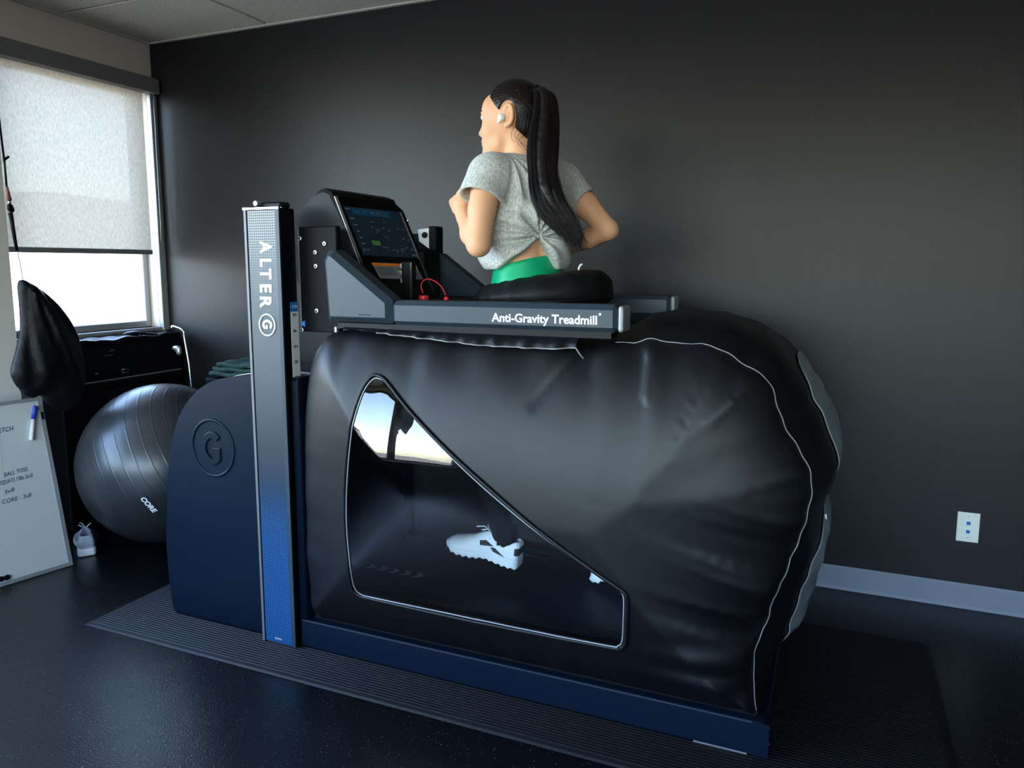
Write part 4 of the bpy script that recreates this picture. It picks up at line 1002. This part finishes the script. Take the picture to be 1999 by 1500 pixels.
# ---- sneakers (toe towards -x, heel at the origin, sole on z = 0)
def shoe_parts(prefix, upper_mat, sole_mat, panel_mat, sock, parent, Mx):
    def put(o):
        o.data.transform(Mx); return o
    L = .270
    def half(t):   # half width along the length, t=0 heel .. 1 toe
        return .034+.014*np.clip((t-.35)/.4, 0, 1)-.006*np.exp(-((t-.40)/.14)**2)-.030*np.clip((t-.82)/.18, 0, 1)**2.2-.010*np.clip((.06-t)/.06, 0, 1)**2
    def sole_fn(p):
        t = -p[..., 0]/L; w = half(np.clip(t, 0, 1))+.004
        top = .034-.012*np.clip((t-.2)/.6, 0, 1)+.010*np.clip((t-.85)/.15, 0, 1); bot = .016*np.clip((t-.78)/.22, 0, 1)**1.6+.006*np.exp(-((t-.45)/.12)**2)+.0028*np.sin(p[..., 0]*270)
        d = np.maximum(np.abs(p[..., 1])-w, np.maximum(p[..., 2]-top, bot-p[..., 2])); ends = np.maximum(-p[..., 0]-L, p[..., 0]-.002)
        return np.maximum(d, ends)
    def upper_fn(p):
        t = -p[..., 0]/L; tc = np.clip(t, 0, 1); w = half(tc)
        h = .088-.010*np.clip(tc/.2, 0, 1)+.0*tc; h = np.interp(tc, [0, .06, .16, .28, .38, .5, .65, .8, .92, 1.], [.086, .092, .080, .078, .098, .090, .068, .054, .046, .028])
        pw = 2.2+2.2*np.clip((.42-tc)/.3, 0, 1); e = (np.abs(p[..., 1]/(w+.001))**pw+(np.maximum(p[..., 2]-.02, 0)/(h-.02))**pw*.9)**(1/pw)
        d = (e-1)*.03
        d = np.maximum(d, .018-p[..., 2]); d = np.maximum(d, np.maximum(-p[..., 0]-L+.002, p[..., 0]-.0))
        hole = np.sqrt(((p[..., 0]+.056)/.048)**2+((p[..., 1])/.027)**2)-1
        return np.maximum(d, -np.maximum(hole*.025, .045-p[..., 2]))
    put(net('sole', sole_fn, (-.285, -.065, -.01), (.012, .065, .06), .0040, sole_mat, parent, 1))
    put(net('upper', upper_fn, (-.285, -.065, .01), (.012, .065, .115), .0038, upper_mat, parent, 1))
    for s in (-1, 1):
        def side(x, z, out): 
            w = float(half(np.array(-x/L))); return (x, s*(w*math.sqrt(max(.05, 1-((z-.02)/.075)**2*.8))+out), z)
        for tri in ([(-.142, .068), (-.122, .072), (-.092, .058), (-.138, .053)], [(-.102, .052), (-.086, .054), (-.046, .034), (-.090, .040)]):
            P = [side(x, z, .0006) for x, z in tri]; P2 = [side(x, z, .0035) for x, z in tri]; k = len(P)
            put(pyd('side_cutout', P+P2, [tuple(range(k))[::-1], tuple(range(k, 2*k))]+[(i, (i+1) % k, k+(i+1) % k, k+i) for i in range(k)], panel_mat, parent))
    # heel strap
    def heel_fn(p):
        return np.maximum(np.maximum(upper_fn(p-np.array([.0025, 0, 0])), np.abs(p[..., 2]-.060)-.014), -p[..., 0]-.018)
    put(net('heel_panel', heel_fn, (-.03, -.05, .03), (.012, .05, .09), .003, panel_mat, parent, 1))
    for k in range(4):
        x = -.118-.016*k; z = .092-.0085*k; put(tube('lace', [(x+.006, -.024, z-.012), (x, 0, z+.002), (x-.004, .024, z-.012)], .0028, sole_mat, parent, seg=6))
    for s in (-1, 1): put(tube('lace', [(-.112, s*.004, .098), (-.122, s*.024, .112), (-.142, s*.026, .104), (-.128, s*.010, .098)], .0024, sole_mat, parent, seg=6)); 
    put(tube('lace', [(-.114, 0, .099), (-.140, -.012, .113), (-.165, -.020, .108)], .0022, sole_mat, parent, seg=6))
    if sock: put(tube('sock', [(-.055, 0, .05), (-.056, 0, .10), (-.058, 0, .145)], [.030, .031, .033], sock, parent, seg=16))
sl = bpy.data.objects.new('sneaker', None); COL.objects.link(sl); sl.parent = PE; sl.matrix_parent_inverse = PE.matrix_world.inverted()
shoe_parts('', 'shoewhite', 'shoewhite', 'shoeblack', 'leggings', sl, Matrix.Translation((-.952, 2.272, .282)) @ Matrix.Rotation(math.radians(8), 4, 'Y') @ Matrix.Rotation(math.radians(2), 4, 'Z'))
sr_ = bpy.data.objects.new('sneaker', None); COL.objects.link(sr_); sr_.parent = PE; sr_.matrix_parent_inverse = PE.matrix_world.inverted()
shoe_parts('', 'shoewhite', 'shoewhite', 'shoeblack', 'leggings', sr_, Matrix.Translation((-.510, 2.398, .385)) @ Matrix.Rotation(math.radians(-40), 4, 'Y'))

# ================================================================== THINGS ON THE CONSOLE
ph = thing('phone', 'black phone with silver edges standing upright on the treadmill tray', 'phone', (-1.318, 2.20, 1.186))
box('phone_body', (-1.338, 2.180, 1.186), (-1.303, 2.215, 1.314), 'black', ph, bevel=.004, seg=2)
for xx in (-1.340, -1.3035): box('silver_edge', (xx, 2.1785, 1.188), (xx+.0025, 2.182, 1.310), 'chrome', ph)
for zz in (1.300, 1.278, 1.252): box('side_button', (-1.343, 2.1775, zz-.008), (-1.3385, 2.181, zz+.006), 'silver', ph, bevel=.0008)
ks = thing('safety_key', 'red safety key with a thin red cord on the treadmill tray', 'safety key', (-1.28, 2.20, 1.185))
k0 = HY(827, 577, 2.20); k1 = HY(871, 580, 2.20); zt = 1.1852
cyl('key_base', (k0[0], 2.20, zt), (0, 0, 1), .017, .017, 'red', ks, 20, .003); cyl('cord_end', (k1[0], 2.20, zt), (0, 0, 1), .008, .014, 'red', ks, 14, .003)
cpx = [(826, 572), (822, 560), (826, 549), (836, 545), (850, 550), (863, 562), (870, 577)]
tube('cord', catmull([HY(u, v, 2.20) for u, v in cpx], 5), .0019, 'red', ks, seg=6)

# ================================================================== CORNER BY THE WINDOW
# exercise ball with moulded ribs (its axis lies across the view)
BC = np.array([-2.895, 2.555, .375]); BR = .3735
ba = np.array([.80, .42, .43]); ba /= np.linalg.norm(ba); q = Vector(ba).to_track_quat('Z', 'Y').to_matrix().to_4x4()
nv = 96
# extra rings near each rib so that ribs stay crisp
vs, fs = [], []; lats = list(np.linspace(-math.pi/2+1e-3, math.pi/2-1e-3, 240)); ribs = list(np.arange(-1.15, 1.2, .145))
for L0 in ribs: lats += [L0-.03, L0-.02, L0-.012, L0-.005, L0, L0+.005, L0+.012, L0+.02, L0+.03]
lats = sorted(lats); nu = len(lats)
for lat in lats:
    g = max([math.exp(-((lat-L0)/.006)**2) for L0 in ribs]); r = BR+.0007*g
    for k in range(nv):
        a = 2*math.pi*k/nv; vs.append((r*math.cos(lat)*math.cos(a), r*math.cos(lat)*math.sin(a), r*math.sin(lat)))
for i in range(nu-1):
    for k in range(nv): fs.append((i*nv+k, i*nv+(k+1) % nv, (i+1)*nv+(k+1) % nv, (i+1)*nv+k))
BT = thing('exercise_ball', 'large shiny dark grey exercise ball with moulded rings', 'exercise ball', (BC[0], BC[1], 0))
bo = pyd('ball', vs, fs, 'ball', BT, True); bo.data.transform(Matrix.Translation(BC) @ q)
def ball_hit(u, v):
    d = ray(u, v); oc = C0-BC; b = oc@d; c = oc@oc-(BR+.0015)**2; disc = max(b*b-c, 1e-6); return C0+d*(-b-math.sqrt(disc))
t0 = ball_hit(275, 972); t1 = ball_hit(301, 1000); nrm = (ball_hit(288, 986)-BC); nrm /= np.linalg.norm(nrm); xd = t1-t0; xd -= nrm*(xd@nrm); yd = np.cross(nrm, xd)
text('lettering', 'CORE', .021, t0+nrm*.003-yd/np.linalg.norm(yd)*.004, xd, yd, 'white', bo, bold=.0012, shear=.15, width=float(np.linalg.norm(xd)))

# black padded case under the window with a loose cover on top
XC = -3.405
cs = thing('equipment_case', 'long black fabric equipment case lying under the shaded window', 'case', (-3.48, 2.78, .715))
box('case_body', (-3.556, 2.42, .716), (XC, 3.165, .905), 'case', cs, bevel=.015, seg=2)
def cover(p):
    wr = .005*np.sin(p[..., 1]*24+4*np.sin(p[..., 0]*17))+.003*np.sin(p[..., 1]*51+p[..., 0]*60)
    d = np.maximum(np.maximum(np.abs(p[..., 0]+3.475)-.076, np.abs(p[..., 1]-2.79)-.375), np.abs(p[..., 2]-.914-wr)-.014); return d
net('loose_cover', cover, (-3.57, 2.38, .88), (-3.37, 3.20, .96), .006, 'bagfab', cs, 2)
box('case_edge', (XC-.002, 2.43, .717), (XC+.0025, 3.155, .723), 'greytrim', cs)
def on_case(u, v): return HX(u, v, XC+.001)
a = on_case(213, 690); text('case_logo', '^', .02, a, (0, 1, 0), (0, 0, 1), 'labelgrey', cs, width=.030)
a = on_case(204, 694); box('case_logo', (XC, a[1], a[2]-.004), (XC+.001, a[1]+.05, a[2]-.001), 'labelgrey', cs)
a = on_case(186, 732); text('case_logo', 'AA', .011, a, (0, 1, 0), (0, 0, 1), 'labelgrey', cs)
a = on_case(239, 728); bk = [(XC+.002, a[1]+i_, a[2]+k_) for i_, k_ in ((0, 0), (.036, 0), (.036, .018), (0, .018))]; tube('buckle', bk, .002, 'silver', cs, closed=True, seg=6)
net('tied_cord', s_union([s_ell((-3.46, 2.90, .938), (.03, .06, .016)), s_cone((-3.45, 2.96, .934), (-3.42, 3.02, .926), .008, .006), s_cone((-3.45, 2.94, .932), (-3.41, 2.90, .926), .008, .005)], .01), (-3.53, 2.80, .90), (-3.36, 3.08, .98), .005, 'bagfab', cs, 1)
bx = thing('storage_chest', 'black storage chest holding up the fabric case beneath the window', 'chest', (-3.47, 2.78, 0))
box('chest_body', (-3.55, 2.43, .0), (-3.40, 3.15, .68), 'case', bx, bevel=.01, seg=2); box('chest_lid', (-3.555, 2.425, .68), (-3.395, 3.155, .7155), 'case', bx, bevel=.008, seg=2)

# bent chrome rod and folded green cloth behind the ball
cr_ = thing('chrome_walking_bar', 'thin bent chrome bar standing by the corner behind the ball', 'bar', (-3.07, 2.98, 0))
cp = [HY(336, 641, 3.0), HY(338, 637, 3.0), HY(357, 645, 3.0), HY(360, 660, 3.0), HY(369, 712, 3.0)]; end = cp[-1]+(cp[-1]-cp[-2])*1.0; end[2] = .006
tube('bar', catmull(cp, 5).tolist()+[[cp[-1][0]+.03, 3.0, .4], [cp[-1][0]+.045, 3.0, .006]], .0062, 'chrome', cr_, seg=10)
cyl('rubber_tip', (cp[-1][0]+.045, 3.0, 0), (0, 0, 1), .011, .03, 'black', cr_, 12)
hb_ = HY(345, 680, 3.0); net('hand_grip', s_union([s_ell(hb_, (.030, .016, .014)), s_ell(hb_+[.014, 0, -.02], (.016, .014, .02))], .01), hb_-.06, hb_+.06, .004, 'silver', cr_, 1)
gs = thing('storage_stool', 'black stool in the corner carrying a folded green cloth', 'stool', (-2.78, 3.02, 0))
box('stool_top', (-3.02, 2.945, .68), (-2.56, 3.15, .72), 'case', gs, bevel=.01, seg=2)
for xx in (-3.0, -2.60):
    for y_ in (2.95, 3.10): box('leg', (xx, y_, 0), (xx+.03, y_+.03, .68), 'case', gs, bevel=.004)
gcl = thing('folded_cloth', 'dark green folded cloth lying behind the exercise ball', 'cloth', (-2.8, 3.02, .72))
for k in range(3):
    def fold_fn(p, k=k):
        wv = .004*np.sin(p[..., 0]*40+k*2)+.003*np.sin(p[..., 1]*60+k)
        dx = np.abs(p[..., 0]+2.79-.012*k)-.205+.015*k; dy = np.abs(p[..., 1]-3.045)-.10; dz = np.abs(p[..., 2]-.741-.026*k-wv)-.0125; r = .010
        return np.sqrt(np.maximum(dx+r, 0)**2+np.maximum(dy+r, 0)**2+np.maximum(dz+r, 0)**2)+np.minimum(np.maximum(np.maximum(dx, dy), dz)+r, 0)-r
    net('cloth_layer', fold_fn, (-3.03, 2.89, .70), (-2.54, 3.15, .83), .007, 'greencloth', gcl, 1)

# black bag hanging on a cord in front of the pier
hx = -3.13
bag_px = [(37, 548), (60, 553), (88, 572), (115, 597), (137, 628), (152, 660), (161, 700), (164, 735), (160, 765), (148, 792), (128, 803), (104, 796), (88, 784), (80, 772), (62, 778), (45, 772), (40, 762), (30, 750), (22, 728), (28, 700), (36, 668), (40, 640), (39, 600)]
b2 = np.array([HX(u, v, hx)[[1, 2]] for u, v in bag_px]); b2 = catmull(b2, 4, closed=True)
bc = b2.mean(0)
def bag_fn(p):
    yz = p[..., 1:].reshape(-1, 2); A = b2; B = np.roll(b2, -1, 0); AB = B-A; L2 = (AB**2).sum(1)+1e-12; D = np.empty(len(yz))
    for i in range(0, len(yz), 20000):
        w = yz[i:i+20000]; t = np.clip(((w[:, None]-A)*AB).sum(-1)/L2, 0, 1); D[i:i+20000] = np.linalg.norm(w[:, None]-(A+t[..., None]*AB), axis=-1).min(1)
    D = np.where(inpoly(yz, b2), D, -D).reshape(p.shape[:-1]); h = .075*np.sqrt(np.clip(D, 0, .12)/.12)
    y = p[..., 1]-b2[:, 0].min(); z = p[..., 2]
    fan = np.arctan2(p[..., 1]-2.11, 1.30-z); h = h+(.006*np.sin(fan*22)+.003*np.sin(fan*41+z*8))*np.clip(D/.03, 0, 1)
    return np.where(D > 0, (np.abs(p[..., 0]-hx)-h)*.7, np.sqrt(D*D+(p[..., 0]-hx)**2))
hg = thing('hanging_bag', 'black fabric bag hanging by a thin cord between pier and window', 'bag', (hx, 2.2, .62))
net('bag_body', bag_fn, (hx-.10, b2[:, 0].min()-.02, b2[:, 1].min()-.02), (hx+.10, b2[:, 0].max()+.02, b2[:, 1].max()+.02), .0075, 'bagfab', hg, 2)
cordp = [HX(46, 556, hx), HX(42, 530, hx), HX(34, 490, hx)]; tube('cord', catmull(cordp, 4), .002, 'greytrim', hg, seg=6)
# suspension strap above it
ssp = thing('suspension_strap', 'black webbing strap with a red-brown foam grip hanging beside the pier', 'strap', (hx, 2.05, 1.35))
s0, s1, s2 = HX(20, 415, hx), HX(25, 445, hx), HX(33, 490, hx)
tube('strap', [s0, s1, s2], [.009, .008, .006], 'bagfab', ssp, seg=8); g0, g1 = HX(13, 365, hx), HX(18, 392, hx)
tube('foam_grip', [g0, g1], [.006, .010], 'foam', ssp, seg=10); tube('ring', [g1, HX(19, 398, hx)], .006, 'chrome', ssp, seg=8)
net('cam_buckle', s_union([s_ell(HX(20, 406, hx), (.010, .014, .018)), s_ell(HX(24, 411, hx), (.008, .010, .008))], .006), HX(20, 406, hx)-.05, HX(20, 406, hx)+.05, .004, 'black', ssp, 1)
tube('upper_strap', [HX(13, 365, hx), HX(9, 320, hx), HX(8, 312, hx), HX(17, 306, hx)], [.004, .004, .006, .005], 'bagfab', ssp, seg=8)
tube('upper_strap', [HX(9, 320, hx), np.array([hx, HX(9, 320, hx)[1]-.03, ZC-.002])], .004, 'bagfab', ssp, seg=8)

# whiteboard leaning against the pier
P1 = HZ(143, 1103, 0.002); P2 = HZ(0, 1147, 0.002); bd = (P2-P1); bd[2] = 0; bd /= np.linalg.norm(bd); r_ = ray(80, 775); Tt = C0+r_*(((P1-C0)@bd)/(r_@bd)); bu = Tt-P1; BH = np.linalg.norm(bu); bu /= BH; bn = np.cross(bu, bd); bn = bn if bn[0] > 0 else -bn
WB = thing('whiteboard', 'framed whiteboard with blue handwriting leaning at the left', 'whiteboard', tuple(P1))
def wb(a, b, c): return tuple(P1+bd*a+bu*b+bn*c)
def wbox(name, a0, a1, b0, b1, c0, c1, mat, par=WB):
    vs = [wb(a, b, c) for c in (c0, c1) for a, b in ((a0, b0), (a1, b0), (a1, b1), (a0, b1))]; bm = bmesh.new(); V_ = [bm.verts.new(v) for v in vs]
    for f in ((0, 1, 2, 3), (7, 6, 5, 4), (0, 4, 5, 1), (1, 5, 6, 2), (2, 6, 7, 3), (3, 7, 4, 0)): bm.faces.new([V_[i] for i in f])
    return bmobj(name, bm, mat, par)
BW = .62
wbox('board', .01, BW-.01, .01, BH-.01, -.020, -.004, 'board')
wbox('frame_side', 0, .016, 0, BH, -.024, 0, 'boardframe'); wbox('frame_side', BW-.016, BW, 0, BH, -.024, 0, 'boardframe'); wbox('frame_side', .016, BW-.016, 0, .016, -.024, 0, 'boardframe'); wbox('frame_side', .016, BW-.016, BH-.016, BH, -.024, 0, 'boardframe')
wbox('frame_clip', .003, .013, BH-.10, BH-.065, 0, .001, 'black')
def wpx(u, v, c=-.0035):
    d = ray(u, v); o = P1+bn*c; return C0+d*(((o-C0)@bn)/(d@bn))
for s, (u0, v0), (u1, v1), cap in (('STRETCH', (-22, 850), (27, 840), .020), ('BALL TOSS', (8, 932), (55, 919), .018), ('m SQUATS 15lbs 3x10', (-8, 950), (93, 924), .018), ('3x8', (8, 966), (29, 959), .017), ('CORE - 3x8', (4, 985), (61, 970), .018)):
    a = wpx(u0, v0); b = wpx(u1, v1); text('handwriting', s, cap, a, b-a, np.cross(bn, (b-a)), 'ink', WB, bold=.0002, shear=.25, thick=.0003, width=float(np.linalg.norm(b-a)))
mk = thing('marker', 'blue-capped white marker clinging to the whiteboard near its top corner', 'marker', tuple(wpx(65, 825)))
m0, m1, m2 = wpx(61, 860, .006), wpx(65, 819, .006), wpx(69, 793, .006); m1b = m1+(m2-m1)*.02
tube('barrel', [m0, m0+(m1-m0)*.04, m1], [.0065, .0085, .0085], 'white', mk, seg=14); tube('cap', [m1b, m1+(m2-m1)*.9, m2], [.0095, .0090, .007], 'markerblue', mk, seg=14)
for nm, (u, v) in (('lower-corner black round magnet nearer the whiteboard frame corner', (13, 1128)), ('black round magnet at the frame edge, further from the whiteboard corner', (2, 1131))):
    c = wpx(u, v); tag(cyl('magnet', c, bn, .011, .008, 'black', None, 20, .002), nm, 'magnet', 'round magnets on the whiteboard')
# grey running shoe beside the whiteboard
gsn = thing('running_shoe', 'grey running shoe with white laces on the floor beside the whiteboard', 'shoe', (-3.03, 2.23, 0))
shoe_parts('', 'shoegrey', 'shoewhite', 'shoegrey', None, gsn, Matrix.Translation((-3.045, 2.235, .004)) @ Matrix.Rotation(math.radians(-36), 4, 'Z'))
